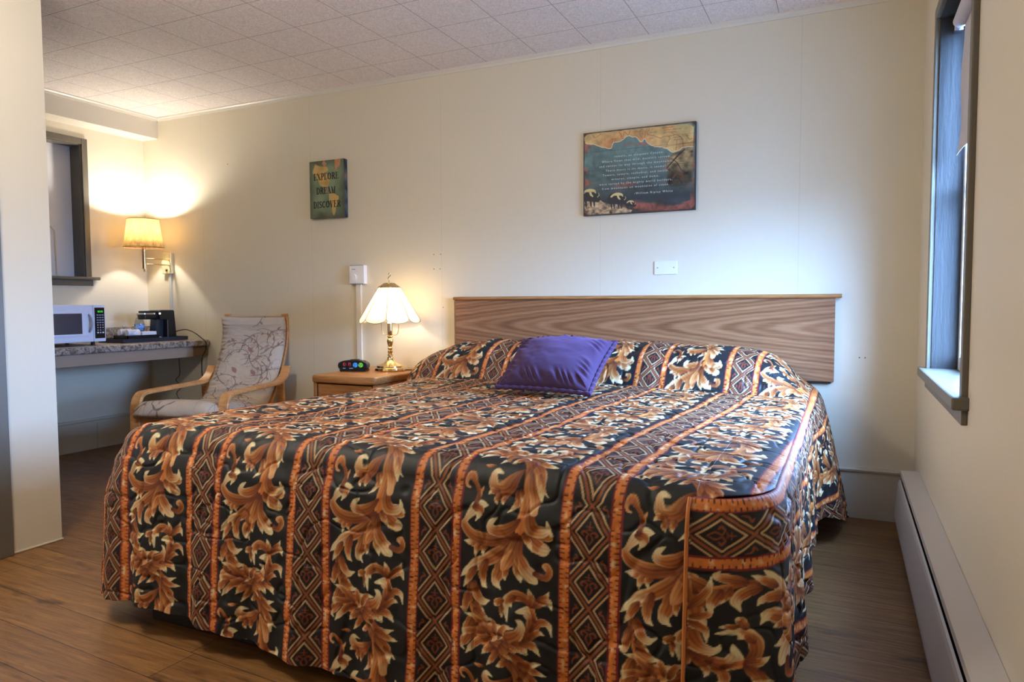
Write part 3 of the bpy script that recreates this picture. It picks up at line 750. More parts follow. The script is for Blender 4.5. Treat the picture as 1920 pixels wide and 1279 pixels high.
# G2: remaining strip of the top to the rounded edge
nx2 = 80
xs2 = np.linspace(XSEAM, XRT, nx2)
yedge = YFT+RC-np.sqrt(np.maximum(RC**2-np.clip(xs2-XSEAM, 0, RC)**2*(RC/ (XRT-XSEAM))**2*.999, 0))
fr = (ytop[0]-ytop)/(ytop[0]-ytop[-1])
Yg2 = ytop[0]-(ytop[0]-np.maximum(yedge, YFT)[None, :])*fr[:, None]
ycommon = np.minimum(Yg2, 9)
Xg2 = np.repeat(xs2[None, :], len(ytop), 0)
keep = np.where(ytop[:, None] > 2.3, ytop[:, None], 2.3-(2.3-yedge[None, :])*(2.3-ytop[:, None])/(2.3-YFT))
Yg2 = keep
Zg2 = ztop(Xg2, Yg2)
de = np.minimum(XRT-Xg2, 1)
rc = np.hypot(np.maximum(Xg2-XSEAM, 0)*(RC/(XRT-XSEAM)), np.minimum(Yg2-(YFT+RC), 0)); dcorner = np.where(Yg2 < YFT+RC, RC-rc, de)
dd = np.clip(np.minimum(de+0*dcorner, np.where(Yg2 < YFT+RC+.0, dcorner, de))/RF, 0, 1)
Zg2 = Zg2-RF*.25*(1-np.sqrt(np.maximum(1-(1-dd)**2, 0)))-.0*Zg2
lead = sst(XSEAM, XSEAM+.05, Xg2)
rollA = RF*(1-np.sqrt(1-(1-np.clip((Yg2-YFT)/RF, 0, 1))**2))
Zg2 = Zg2-rollA*(1-lead)*.75
G2 = np.stack([Xg2, Yg2, Zg2], -1)
U2 = upat(Xg2, Yg2); V2 = np.interp(-Yg2, -ytop, vtop)-V0
fl2 = lambda a: a[:, ::-1]
P1f, c1 = [fl2(a) for a in finish(fl2(P1), fl2(U1), fl2(V1), seed=1)]
q2 = np.clip(np.minimum(de, np.where(Yg2 < YFT+RC, dcorner, de))/.02, 0, 1)[..., None]
P2f, c2 = [fl2(a) for a in finish(fl2(G2), fl2(U2), fl2(V2), seed=1, qs=fl2(q2))]
P2f[:, 0] = P1f[:len(ytop), -1]

# G3: side drop, right, wrapping the foot corner to the seam
s_line = np.concatenate([np.arange(3.735, 3.0, -.004), np.arange(3.0, 2.0, -.006), np.arange(2.0, YFT+RC, -.003)])
ang = np.linspace(0, PI/2, 120)[1:]
cx_, cy_ = XSEAM, YFT+RC; rx_ = XRT-XSEAM
ox = np.concatenate([np.full(len(s_line), XRT), cx_+rx_*np.cos(ang)]); oy = np.concatenate([s_line, cy_-RC*np.sin(ang)])
nxn = np.concatenate([np.ones(len(s_line)), np.cos(ang)]); nyn = np.concatenate([np.zeros(len(s_line)), -np.sin(ang)])
ox = np.append(ox, XSEAM-.006); oy = np.append(oy, YFT-.001); nxn = np.append(nxn, 0); nyn = np.append(nyn, -1.)
ss = np.concatenate([[0], np.cumsum(np.hypot(np.diff(ox), np.diff(oy)))])
ztop_e = np.array([ztop(np.array([min(a, XRT)]), np.array([b]))[0] for a, b in zip(ox, oy)])-RF*.25
isc = sst(cy_, cy_-.12, -oy+2*cy_-cy_) if False else np.clip((cy_+.05-oy)/.15, 0, 1)
hemS = np.interp(-oy, [-3.735, -3.5, -3.2, -2.8, -2.2, -1.95, -1.75, -1.6, -1.5], [.020, .055, .15, .175, .150, .13, .085, .045, .035])
t3 = np.linspace(0, 1, 240)[:, None]
headf = sst(3.08, 3.42, oy)[None, :]
off = .026*np.sqrt(np.clip(t3/.10, 0, 1))+.020*t3*(1-headf)+headf*(.135*t3**.8)
fold = (.010*np.sin(ss*2*PI/.42+.6)+.008*np.sin(ss*2*PI/.19))[None, :]*t3*(1-.3*headf)
off = off+fold+.028*t3*isc[None, :]
Z3 = ztop_e[None, :]+(hemS-ztop_e)[None, :]*t3
P3 = np.stack([ox[None, :]+nxn[None, :]*off, oy[None, :]+nyn[None, :]*off, Z3], -1)
drop = (ztop_e-hemS)[None, :]*t3*1.02
U3 = drop+PU*4+.002; V3 = np.repeat((ss*1.0)[None, :], 240, 0)+.12
P3f, c3 = finish(P3, U3, V3, seed=3, qs=np.clip(t3/.06, 0, 1)[..., None]*np.ones((1, P3.shape[1], 1)))
tuck = P3[0]+np.stack([-nxn*.025, -nyn*.025, np.full(len(ox), -.004)], -1)
P3f = np.concatenate([tuck[None], P3f], 0); c3 = np.concatenate([c3[:1], c3], 0)
# G4: side drop, left
y4 = np.arange(3.735, YFT+RLF-.004, -.008); z4 = np.array([ztop(np.array([xleft(b)+.0005]), np.array([b]))[0] for b in y4])-.006
t4 = np.linspace(0, 1, 70)[:, None]
lf = (1-sst(YFT+RLF, 2.1, y4))[None, :]
off4 = .018*sst(0, .12, t4)+.012*t4+(.023*t4+.055*sst(0, .4, t4))*lf+.008*np.sin(y4*2*PI/.4)[None, :]*t4*(1-lf)
h4 = np.interp(y4, [1.5, 1.7, 2.5, 3.735], [.080, .09, .11, .10])
X4 = xleft(y4)[None, :]-off4; Z4 = z4[None, :]-RF*.35*(1-np.sqrt(1-(1-np.clip((y4-YFT-RLF)/RF, 0, 1))**2))[None, :]; Z4 = Z4+(h4[None, :]-Z4)*t4
P4 = np.stack([X4, np.repeat(y4[None, :], 70, 0)+0*t4, Z4], -1)
P4[:, -1] = P4[:, -1]-np.array([0, 0, 0])
P4f, c4 = finish(P4[:, ::-1], (t4*.56+PU*4+0*y4[None, :])[:, ::-1], np.repeat((3.8-y4)[None, :], 70, 0)[:, ::-1], seed=6)

sp = thing('bedspread', 'black and gold quilted bedspread with acanthus scrolls and lattice stripes', 'bedspread', (-1.1, 2.6, .03))
gridmesh('top_panel', [(fl2(P1f), fl2(c1)), (fl2(P2f), fl2(c2))], M_CLOTH, sp)
o_ = gridmesh('side_drop', [(P3f, c3)], M_CLOTH, sp)
gridmesh('side_drop', [(P4f, c4)], M_CLOTH, sp)
for o in sp.children:
    so_ = o.modifiers.new('thickness', 'SOLIDIFY'); so_.thickness = .003; so_.offset = -1
bm = bmesh.new(); seam = P3f[1::6, -1]+np.array([-.004, -.007, 0]); tube(bm, [tuple(q) for q in seam], .0045, 8)
obj('corner_piping', bm, mat('gold_piping', (206, 128, 66), .5), sp, True)

# ---- purple throw pillow
tp_ = thing('throw_pillow', 'purple velvet throw pillow leaning on the covered bed pillows', 'pillow', (-1.15, 2.95, .67))
BL, BR_, TL, TR_ = [np.array(q) for q in ((-1.365, 2.735, .692), (-.925, 2.680, .690), (-1.425, 3.155, .868), (-.958, 3.14, .870))]
n = 120
a = np.linspace(-1, 1, n); S_, T_ = np.meshgrid(a, a)
pin = lambda s, t: s*(1-.055*(1-t*t)*np.abs(s)**3)
s2, t2 = pin(S_, T_), pin(T_, S_)
base = ((1-s2)[..., None]*(1-t2)[..., None]*BL+(1+s2)[..., None]*(1-t2)[..., None]*BR_+(1-s2)[..., None]*(1+t2)[..., None]*TL+(1+s2)[..., None]*(1+t2)[..., None]*TR_)/4
nrm = np.cross(BR_-BL, TL-BL); nrm /= np.linalg.norm(nrm)
th = .085*np.clip((1-S_**2)*(1-T_**2), 0, 1)**.42
edge = np.minimum(1-np.abs(S_), 1-np.abs(T_))
along = np.where(1-np.abs(S_) < 1-np.abs(T_), T_*1.3+S_*.7, S_*1.7+T_)
wr = .0075*np.sin(along*19+3*np.sin(along*5))*np.exp(-((edge-.16)/.13)**2)*(.4+.9*vnoise(along*3, along*0+2, 12))
wr = wr+.006*fbm(S_*2.2+5, T_*2.2, 60, 3)
colp = np.ones((n, n, 3))
fr_ = base+nrm*(th+wr*np.clip(edge*8, 0, 1))[..., None]; bk = base-nrm*(th*.55)[..., None]
def bmgrid(bm, A, flip=False):
    vv = [[bm.verts.new(tuple(q)) for q in row] for row in A]
    for i in range(len(A)-1):
        for j in range(len(A[0])-1):
            f = (vv[i][j], vv[i][j+1], vv[i+1][j+1], vv[i+1][j]); bm.faces.new(f[::-1] if flip else f)
    return vv
bm = bmesh.new(); bmgrid(bm, fr_); bmgrid(bm, bk, True); bmesh.ops.remove_doubles(bm, verts=bm.verts, dist=1e-5)
obj('cover', bm, M_PURPLE, tp_, True)
loop = np.concatenate([base[0, :-1], base[:-1, -1], base[-1, :0:-1], base[:0:-1, 0]])
cen = loop.mean(0); loop = loop+(loop-cen)/np.linalg.norm(loop-cen, axis=1)[:, None]*.006
bm = bmesh.new(); k_ = len(loop)
tube(bm, [tuple(q) for q in loop], lambda f: .0095+.0016*math.sin(f*2*PI*46), 10, closed=True)
obj('piping', bm, M_PURPLE, tp_, True)
# ---------------------------------------------------------------- nightstand
nx0, nx1_, nyf, nyb, nzt = -2.785, -2.335, 3.165, 3.765, .645
ns = thing('nightstand', 'oak nightstand with a rounded top between armchair and bed', 'nightstand', (-2.56, 3.46, 0))
bm = bmesh.new(); box(bm, nx0, nx1_, nyf, nyb, nzt-.045, nzt, .014, 4); obj('top', bm, M_OAK, ns, True)
bm = bmesh.new()
box(bm, nx0+.004, nx0+.026, nyf+.012, nyb-.01, .0, nzt-.045, .004); box(bm, nx1_-.026, nx1_-.004, nyf+.012, nyb-.01, 0, nzt-.045, .004)
box(bm, nx0+.026, nx1_-.026, nyb-.02, nyb-.01, .06, nzt-.045); box(bm, nx0+.026, nx1_-.026, nyf+.04, nyb-.02, .06, .085); obj('carcass', bm, M_OAKY, ns)
for z0, z1 in ((.40, nzt-.052), (.13, .385)):
    bm = bmesh.new(); box(bm, nx0+.034, nx1_-.034, nyf+.016, nyf+.038, z0, z1, .004); d_ = obj('drawer', bm, M_OAK, ns)
    bm = bmesh.new(); xm = (nx0+nx1_)/2; tube(bm, [(xm-.05, nyf+.016, (z0+z1)/2), (xm-.04, nyf-.004, (z0+z1)/2), (xm+.04, nyf-.004, (z0+z1)/2), (xm+.05, nyf+.016, (z0+z1)/2)], .004, 8); obj('handle', bm, M_BRASS, d_, True)

# ---------------------------------------------------------------- table lamp
lx, ly = -2.505, 3.555
tl = thing('table_lamp', 'lit brass table lamp with scalloped glass panel shade on the nightstand', 'lamp', (lx, ly, nzt))
bm = bmesh.new(); lathe(bm, [(.0, nzt), (.094, nzt), (.097, nzt+.006), (.094, nzt+.018), (.086, nzt+.022), (.084, nzt+.032), (.072, nzt+.037), (.046, nzt+.046), (.028, nzt+.060), (.020, nzt+.076), (.019, nzt+.082), (.0, nzt+.082)], lx, ly, 40, cap=False); obj('foot', bm, M_BRASS, tl, True)
z = nzt+.078
bm = bmesh.new(); lathe(bm, [(.0, z), (.018, z), (.018, z+.006), (.012, z+.010), (.017, z+.016), (.017, z+.022), (.011, z+.026), (.016, z+.036), (.016, z+.044), (.011, z+.048), (.015, z+.056), (.015, z+.062), (.010, z+.068), (.018, z+.088), (.021, z+.104), (.018, z+.116), (.012, z+.122), (.017, z+.128), (.017, z+.134), (.012, z+.138), (.016, z+.144), (.016, z+.168), (.016, z+.212), (.0, z+.212)], lx, ly, 28, cap=False); obj('stem', bm, M_BRASS, tl, True)
zb, zt_ = .925, 1.160
NP = 8; SHADE = shademat('ivory_glass_shade', (255, 244, 218), .20, .15)
sh = bpy.data.objects.new('lamp_shade', None); sh.empty_display_size = .05; sh.location = (0, 0, 0); sh.parent = tl; C.objects.link(sh)
LEAD = mat('dark_brass_came', (110, 92, 54), .35, .9)
r0_, r1_ = .060, .190
def shp(k, u, v):
    """panel k: u in -1..1 across, v in 0..1 from the top; the lower edge is a scallop"""
    a0 = 2*PI*(k+.13)/NP; ha = PI/NP
    rr = r0_+(r1_-r0_)*v
    pl = rr*math.cos(ha)
    lat = rr*math.sin(ha)*u
    bulge = .008*math.sin(PI*min(v, 1))*(1-u*u)
    x = (pl+bulge)*math.cos(a0)-lat*math.sin(a0); y = (pl+bulge)*math.sin(a0)+lat*math.cos(a0)
    return Vector((lx+x, ly+y, zt_-(zt_-zb-.022)*v))
def vmax(u): return .93+.135*math.sqrt(max(0, 1-u*u*.98))-.02
FL = mat('painted_blossom', (206, 160, 130), .6)
for k in range(NP):
    bm = bmesh.new(); g = [[bm.verts.new(shp(k, u, v*vmax(u))) for u in np.linspace(-1, 1, 15)] for v in np.linspace(0, 1, 16)]
    for i in range(15):
        for j in range(14): bm.faces.new((g[i][j], g[i][j+1], g[i+1][j+1], g[i+1][j]))
    po = obj('glass_panel', bm, SHADE, sh, True)
    sm_ = po.modifiers.new('thickness', 'SOLIDIFY'); sm_.thickness = .0022
bm = bmesh.new()
for k in range(NP):
    tube(bm, [shp(k, -1, v) for v in np.linspace(0, vmax(-1), 12)], .0017, 6)
    tube(bm, [shp(k, u, vmax(u)) for u in np.linspace(-1, 1, 22)], .0015, 6)
obj('came', bm, LEAD, sh, True)
bm = bmesh.new(); lathe(bm, [(.006, zt_+.022), (.03, zt_+.020), (.046, zt_+.008), (.066, zt_-.004), (.068, zt_-.010), (.060, zt_-.008)], lx, ly, 40, cap=False, rf=lambda f: 1+.05*math.cos(f*2*PI*16)); co = obj('cap', bm, M_BRASS, sh, True)
co.modifiers.new('thickness', 'SOLIDIFY').thickness = .002
bm = bmesh.new(); tube(bm, [(lx, ly, zt_+.016), (lx, ly, zt_+.034)], .004, 8)
q = smoothpath([(lx-.002, ly, zt_+.034), (lx-.010, ly, zt_+.046), (lx-.002, ly, zt_+.058), (lx+.008, ly, zt_+.066), (lx+.002, ly, zt_+.080), (lx-.008, ly, zt_+.072)], 8); tube(bm, q, .0028, 8); obj('finial', bm, M_BRASS, tl, True)
bm = bmesh.new()
for s in (-1, 1): tube(bm, smoothpath([(lx+s*.012, ly, .865), (lx+s*.05, ly, .868), (lx+s*.062, ly, .90), (lx+s*.060, ly, .96), (lx+s*.04, ly, 1.10), (lx, ly, 1.165)], 8), .0022, 8)
obj('harp', bm, M_BRASS, tl, True)
bm = bmesh.new(); lathe(bm, [(0, .935), (.013, .935), (.014, .955), (.024, .985), (.031, 1.015), (.026, 1.042), (.012, 1.055), (0, 1.057)], lx, ly, 20, cap=False); obj('bulb', bm, glow('lit_bulb', (255, 236, 200), 9), tl, True)
bm = bmesh.new(); tube(bm, smoothpath([(lx+.09, ly+.02, nzt+.006), (lx+.13, ly+.05, nzt+.005), (lx+.17, ly+.10, nzt+.004), (lx+.183, ly+.20, nzt+.004)], 8), .003, 8); obj('cord', bm, M_BLACK, tl, True)
lamp('table_lamp_light', 'POINT', (lx, ly, 1.075), 2.3, (1, .88, .70), shadow_soft_size=.02)

# ---------------------------------------------------------------- alarm clock
ac = thing('alarm_clock', 'black oval digital alarm clock on the nightstand beside the lamp', 'clock', (-2.62, 3.52, nzt))
cx0, cy0, cth = -2.678, 3.405, math.radians(17)
def CK(p):  # local: x right, y back, z up
    c, s = math.cos(cth), math.sin(cth)
    return (cx0+p[0]*c-p[1]*s, cy0+p[0]*s+p[1]*c, nzt+p[2])
def ov(hw, hh, z0, n=48, e=2.6):
    o = []
    for k in range(n):
        a_ = 2*PI*k/n; ca, sa = math.cos(a_), math.sin(a_)
        o.append((hw*math.copysign(abs(ca)**(2/e), ca), z0+hh*math.copysign(abs(sa)**(2/e), sa)))
    return o
bm = bmesh.new(); rings = []
for dpt, sc in ((.0, .94), (.004, 1), (.06, .98), (.082, .88), (.088, .7)):
    rings.append([bm.verts.new(CK((x*sc, dpt, .036+(z-.036)*sc))) for x, z in ov(.092, .034, .036)])
for a_, c_ in zip(rings, rings[1:]):
    for k in range(48): bm.faces.new((a_[k], a_[(k+1) % 48], c_[(k+1) % 48], c_[k]))
bm.faces.new(rings[0]); bm.faces.new(rings[-1][::-1]); obj('case', bm, M_BLACK, ac, True)
bm = bmesh.new(); prism(bm, [(-.078, .0), (.078, 0), (.085, .012), (-.085, .012)], lambda a_, b, d: CK((a_, d, b)), .004, .075); obj('stand', bm, M_BLACK, ac)
bm = bmesh.new(); prism(bm, ov(.085, .028, .037), lambda a_, b, d: CK((a_, d, b)), -.0012, .001); obj('face', bm, M_BLACKGLOSS, ac)
SEG = {'0': 'abcdef', '1': 'bc', '9': 'abcdfg'}
bm = bmesh.new()
def seg7(bm, ch, x, z, w_, h, f, d0, d1, th):
    S = {'a': (0, h, w_, h), 'g': (0, h/2, w_, h/2), 'd': (0, 0, w_, 0), 'f': (0, h/2, 0, h), 'b': (w_, h/2, w_, h), 'e': (0, 0, 0, h/2), 'c': (w_, 0, w_, h/2)}
    for s in SEG[ch]:
        x0, z0, x1, z1 = S[s]; g_ = th*.7
        if z0 == z1: r_ = [(x+x0+g_, z+z0-th/2), (x+x1-g_, z+z0-th/2), (x+x1-g_, z+z0+th/2), (x+x0+g_, z+z0+th/2)]
        else: r_ = [(x+x0-th/2, z+z0+g_), (x+x0+th/2, z+z0+g_), (x+x0+th/2, z+z1-g_), (x+x0-th/2, z+z1-g_)]
        prism(bm, r_, f, d0, d1)
fc = lambda a_, b, d: CK((a_, d, b))
for ch, x in zip('1019', (-.064, -.052, -.030, -.018)): seg7(bm, ch, x, .036, .008, .018, fc, -.0022, -.0010, .0016)
prism(bm, [(-.0385, .040), (-.0365, .040), (-.0365, .042), (-.0385, .042)], fc, -.0022, -.001); prism(bm, [(-.0385, .048), (-.0365, .048), (-.0365, .050), (-.0385, .050)], fc, -.0022, -.001)
obj('time_digits', bm, glow('red_digits', (215, 50, 66), .35), ac)
for x, col in ((.020, (60, 150, 235)), (.054, (110, 205, 80))):
    bm = bmesh.new(); prism(bm, [(x+.0145*math.cos(2*PI*k/24), .041+.0145*math.sin(2*PI*k/24)) for k in range(24)], fc, -.0024, -.0008); s_ = obj('outlet_cover', bm, glow('outlet_'+str(col[0]), col, .15), ac)
    bm = bmesh.new()
    for ax, az in ((-.006, .004), (.0065, .001)): prism(bm, [(x+ax-.0016, .041+az-.003), (x+ax+.0016, .041+az-.003), (x+ax+.0016, .041+az+.004), (x+ax-.0016, .041+az+.004)], fc, -.0030, -.0022)
    prism(bm, [(x-.003+.003*math.cos(2*PI*k/10), .034+.003*math.sin(2*PI*k/10)) for k in range(10)], fc, -.0030, -.0022); obj('outlet_slots', bm, M_BLACKGLOSS, s_)
M_SP = mat('pale_print', (190, 190, 196), .6)
for x0, x1 in ((-.058, -.042), (-.018, .006)):
    bm = bmesh.new(); prism(bm, [(x0, .019), (x1, .019), (x1, .0225), (x0, .0225)], fc, -.0018, -.001); obj('small_print', bm, M_SP, ac)
bm = bmesh.new(); box(bm, -.02, .03, .02, .05, .068, .073, .002, xf=CK); obj('snooze_bar', bm, M_BLACK, ac)
bm = bmesh.new(); tube(bm, [CK(p_) for p_ in smoothpath([(.06, .085, .03), (.062, .10, .022), (.06, .112, .006), (.03, .20, .004)], 8)], .0028, 8); obj('cord', bm, M_BLACK, ac, True)

# ---------------------------------------------------------------- printed wall art
SERIF = {  # strokes (x0,y0,x1,y1,half width) on a unit-high cell; y up
 'E': (.62, [(.14, 0, .14, 1, 1), (.0, 0, .56, 0, 0), (0, 1, .56, 1, 0), (.14, .52, .44, .52, 0), (.56, 0, .60, .2, 0), (.56, 1, .58, .8, 0), (.44, .4, .44, .64, 0)]),
 'X': (.72, [(.10, 1, .62, 0, 1), (.62, 1, .10, 0, 0), (0, 1, .24, 1, 0), (.5, 1, .72, 1, 0), (0, 0, .22, 0, 0), (.5, 0, .74, 0, 0)]),
 'P': (.58, [(.14, 0, .14, 1, 1), (0, 0, .30, 0, 0), (0, 1, .36, 1, 0), (.36, 1, .52, .88, .6), (.52, .88, .52, .62, 1), (.52, .62, .36, .48, .6), (.36, .48, .14, .48, 0)]),
 'L': (.58, [(.14, 0, .14, 1, 1), (0, 0, .54, 0, 0), (0, 1, .30, 1, 0), (.54, 0, .57, .24, 0)]),
 'O': (.78, [(.39, 1, .16, .86, .5), (.16, .86, .08, .5, 1), (.08, .5, .16, .14, 1), (.16, .14, .39, 0, .5), (.39, 0, .62, .14, .5), (.62, .14, .70, .5, 1), (.70, .5, .62, .86, 1), (.62, .86, .39, 1, .5)]),
 'R': (.70, [(.14, 0, .14, 1, 1), (0, 0, .30, 0, 0), (0, 1, .36, 1, 0), (.36, 1, .52, .88, .6), (.52, .88, .52, .66, 1), (.52, .66, .36, .52, .6), (.36, .52, .14, .52, 0), (.34, .52, .62, 0, 1), (.56, 0, .74, 0, 0)]),
 'D': (.72, [(.14, 0, .14, 1, 1), (0, 0, .36, 0, 0), (0, 1, .36, 1, 0), (.36, 1, .58, .84, .6), (.58, .84, .66, .5, 1), (.66, .5, .58, .16, 1), (.58, .16, .36, 0, .6)]),
 'A': (.74, [(.36, 1, .12, 0, 0), (.36, 1, .62, 0, 1), (.2, .34, .52, .34, 0), (0, 0, .24, 0, 0), (.48, 0, .76, 0, 0)]),
 'M': (.88, [(.14, 1, .12, 0, 0), (.14, 1, .42, 0, 1), (.42, 0, .72, 1, 0), (.72, 1, .74, 0, 1), (0, 0, .24, 0, 0), (.62, 0, .88, 0, 0), (0, 1, .18, 1, 0), (.70, 1, .86, 1, 0)]),
 'I': (.32, [(.15, 0, .15, 1, 1), (0, 0, .30, 0, 0), (0, 1, .30, 1, 0)]),
 'S': (.52, [(.46, .92, .26, 1, .4), (.26, 1, .08, .84, .7), (.08, .84, .10, .66, 1), (.10, .66, .42, .40, 1), (.42, .40, .46, .2, 1), (.46, .2, .28, 0, .6), (.28, 0, .06, .1, .4), (.06, .0, .06, .26, 0), (.46, .76, .46, 1, 0)]),
 'C': (.70, [(.60, .86, .38, 1, .4), (.38, 1, .16, .86, .7), (.16, .86, .08, .5, 1), (.08, .5, .16, .14, 1), (.16, .14, .40, 0, .6), (.40, 0, .62, .18, .4), (.61, .74, .61, 1, 0)]),
 'V': (.72, [(.12, 1, .36, 0, 1), (.36, 0, .60, 1, 0), (0, 1, .26, 1, 0), (.48, 1, .74, 1, 0)]),
}
def serif(cv, text, cx, ytop_, h, col, fit):
    W_ = sum(SERIF[c][0]+.12 for c in text)-.12
    k = fit/W_; x = cx-fit/2
    for ch in text:
        for x0, y0, x1, y1, b in SERIF[ch][1]:
            hw = (.036+.070*b)*h
            cv.stroke([(x+x0*k, ytop_+h*(1-y0), hw), (x+x1*k, ytop_+h*(1-y1), hw)], plain(col))
        x += (SERIF[ch][0]+.12)*k
def board(name, label, cat, x0, x1, z0, z1, yfront, cv, edgecol, step=.0016):
    t_ = thing(name, label, cat, ((x0+x1)/2, D, z0))
    obj('backing_block', B(x0, x1, yfront+.0006, D-.0005, z0, z1, .0015), edgecol, t_)
    nx, ny = int((x1-x0)/step), int((z1-z0)/step)
    U, Vv = np.meshgrid(np.linspace(0, x1-x0, nx), np.linspace(0, z1-z0, ny))
    P = np.stack([x0+U, np.full_like(U, yfront), z1-Vv], -1)
    gridmesh('printed_face', [(P, cv.sample(U.ravel(), Vv.ravel()).reshape(P.shape))], M_PRINT, t_)
    return t_
# small sign
W_, H_ = .289, .380
cv = Canvas(W_, H_, .0012, lin(118, 134, 104))
n_ = fbm(cv.X/.09, cv.Y/.09, 5, 4)[..., None]
cv.a = cv.a*(1+.55*n_); edge_ = np.clip(1-np.minimum(np.minimum(cv.X, W_-cv.X), np.minimum(cv.Y, H_-cv.Y))/.05, 0, 1)[..., None]
cv.a = cv.a*(1-.6*edge_)+lin(62, 52, 44)*.6*edge_
OC = lambda X, Y: lin(200, 166, 100)*(1+.35*fbm(X/.05, Y/.05, 15, 3)[..., None])
OR_ = lambda X, Y: lin(196, 134, 96)*(1+.35*fbm(X/.05, Y/.05, 19, 3)[..., None])
jag = lambda pts, s: [(x+.004*math.sin(i*7.1+s), y+.004*math.cos(i*5.3+s)) for i, (x, y) in enumerate(pts)]
cv.poly(jag([(.03, .05), (.045, .015), (.09, .035), (.15, .045), (.165, .07), (.135, .085), (.175, .115), (.165, .145), (.15, .17), (.12, .175), (.085, .165), (.075, .13), (.05, .10), (.03, .075)], 1), OC)
cv.poly(jag([(.21, .0), (.262, 0), (.255, .04), (.235, .055), (.225, .08), (.215, .045)], 2), OR_)
cv.poly(jag([(.105, .02), (.125, .0), (.15, .02), (.13, .04)], 3), OR_)
cv.poly(jag([(.165, .225), (.20, .222), (.245, .245), (.24, .275), (.215, .305), (.21, .345), (.198, .37), (.188, .35), (.185, .30), (.165, .265)], 4), OC)
cv.poly(jag([(.12, .18), (.14, .19), (.155, .215), (.145, .22)], 5), OR_)
INK = lin(34, 24, 20)
serif(cv, 'EXPLORE', .140, .085, .040, INK, .208); serif(cv, 'DREAM', .136, .178, .040, INK, .158); serif(cv, 'DISCOVER', .143, .270, .040, INK, .226)
EDGE1 = mat('teal_canvas_edge', (64, 84, 98), .6)
_e = noise(EDGE1, coords(EDGE1), 14, 4); lk(EDGE1, ramp(EDGE1, _e, [(.35, (38, 32, 34)), (.5, (66, 82, 92)), (.66, (104, 110, 106)), (.76, (190, 130, 104))]), bsdf(EDGE1).inputs['Base Color'])
board('canvas_sign', 'small canvas sign reading EXPLORE DREAM DISCOVER', 'sign', -3.279, -2.990, 1.628, 2.008, D-.036, cv, EDGE1)
# large mountain board
W_, H_ = .618, .457
cv = Canvas(W_, H_, .0012, lin(90, 118, 116))
X, Y = cv.X, cv.Y
n4 = (1.3*fbm(X/.09, Y/.08, 31, 5)+.9*fbm(X/.02, Y/.02, 33, 3))[..., None]; n5 = fbm(X/.25, Y/.03, 37, 4)[..., None]
dk_ = np.clip((Y-.16)/.22, 0, 1)[..., None]; cv.a = (lin(96, 124, 120)*(1-dk_)+lin(50, 62, 66)*dk_)*(1+.35*n4)
tone = np.clip(fbm(X/.2, Y/.16, 45, 3), 0, 1)[..., None]; cv.a = cv.a*(1-.7*tone)+lin(140, 126, 104)*.7*tone
redm = np.clip((n5*1.6+.35*np.exp(-((Y-.115-.03*np.sin(X*11))/.018)**2)[..., None]+.9*np.exp(-(X/.035)**2)[..., None]+.9*np.clip((Y-.36)/.05, 0, 1)[..., None]*(X > .28)[..., None]+.5*np.exp(-((X-.60)/.02)**2)[..., None]-.52)*2.2, 0, 1)*(.75)
cv.a = cv.a*(1-redm)+lin(160, 86, 70)*(1+.7*n4)*redm
dkb = np.clip(1-np.abs(Y-.375)/.035, 0, 1)[..., None]*((X > .22) & (X < .59))[..., None]; cv.a = cv.a*(1-.8*dkb)+lin(40, 54, 66)*.8*dkb
MAP = lambda X, Y: lin(214, 180, 106)*(1+.25*fbm(X/.08, Y/.08, 51, 3)[..., None])*(1-.0)
def mp(X, Y):
    k = np.clip(.15+1.2*fbm(X/.16, Y/.14, 55, 2)+.5*np.exp(-((X-.24)/.12)**2)-.3*(X < .12), 0, 1)[..., None]
    return (lin(210, 186, 124)*(1-k)+lin(206, 144, 86)*k)*(1+.5*fbm(X/.03, Y/.03, 58, 4)[..., None])
ridge = [(.0, .02), (.012, .055), (.03, .062), (.06, .066), (.085, .078), (.10, .085), (.125, .09), (.145, .097), (.16, .098), (.165, .088), (.175, .066), (.205, .066), (.225, .058), (.24, .047), (.26, .040), (.275, .048), (.295, .048), (.31, .060), (.325, .080), (.335, .078), (.345, .064), (.352, .07), (.366, .092), (.385, .105), (.40, .112), (.44, .118), (.47, .13), (.495, .150), (.505, .152), (.53, .145), (.55, .130), (.58, .128), (.605, .132), (.606, .03), (.59, .010), (.55, .006), (.06, .004), (.022, .008)]
cv.poly([(x+.0015*math.sin(i*9), y+.0015*math.cos(i*7)) for i, (x, y) in enumerate(ridge)], mp)
for i in range(33):
    x0, y0 = ridge[i+1]; x1, y1 = ridge[min(i+2, 33)]
    if i < 31: cv.stroke([(x0, y0-.001, .0016), ((x0+x1)/2+.002*math.sin(i*3), (y0+y1)/2-.001+.0015*math.cos(i*5), .0020), (x1, y1-.001, .0016)], plain(lin(232, 214, 176)))
RL = lin(176, 84, 56); BL_ = lin(120, 84, 52)
for q in ([(.205, .014), (.225, .04), (.235, .016), (.255, .034), (.268, .012)], [(.215, .022), (.218, .046), (.232, .050)], [(.33, .01), (.318, .03), (.332, .058)], [(.36, .01), (.35, .035), (.348, .056)], [(.372, .012), (.36, .04), (.395, .052), (.43, .068), (.452, .062), (.475, .064), (.48, .08), (.468, .10), (.466, .112)],
          [(.475, .064), (.52, .062), (.545, .08), (.55, .10), (.553, .128)], [(.52, .085), (.515, .14)], [(.44, .118), (.52, .112), (.60, .108)], [(.57, .07), (.585, .09), (.60, .088)], [(.16, .05), (.185, .048), (.182, .062)], [(.05, .012), (.07, .03), (.10, .012)]):
    cv.stroke([(x, y, .0014) for x, y in q], plain(RL if q[0][0] < .42 else BL_))
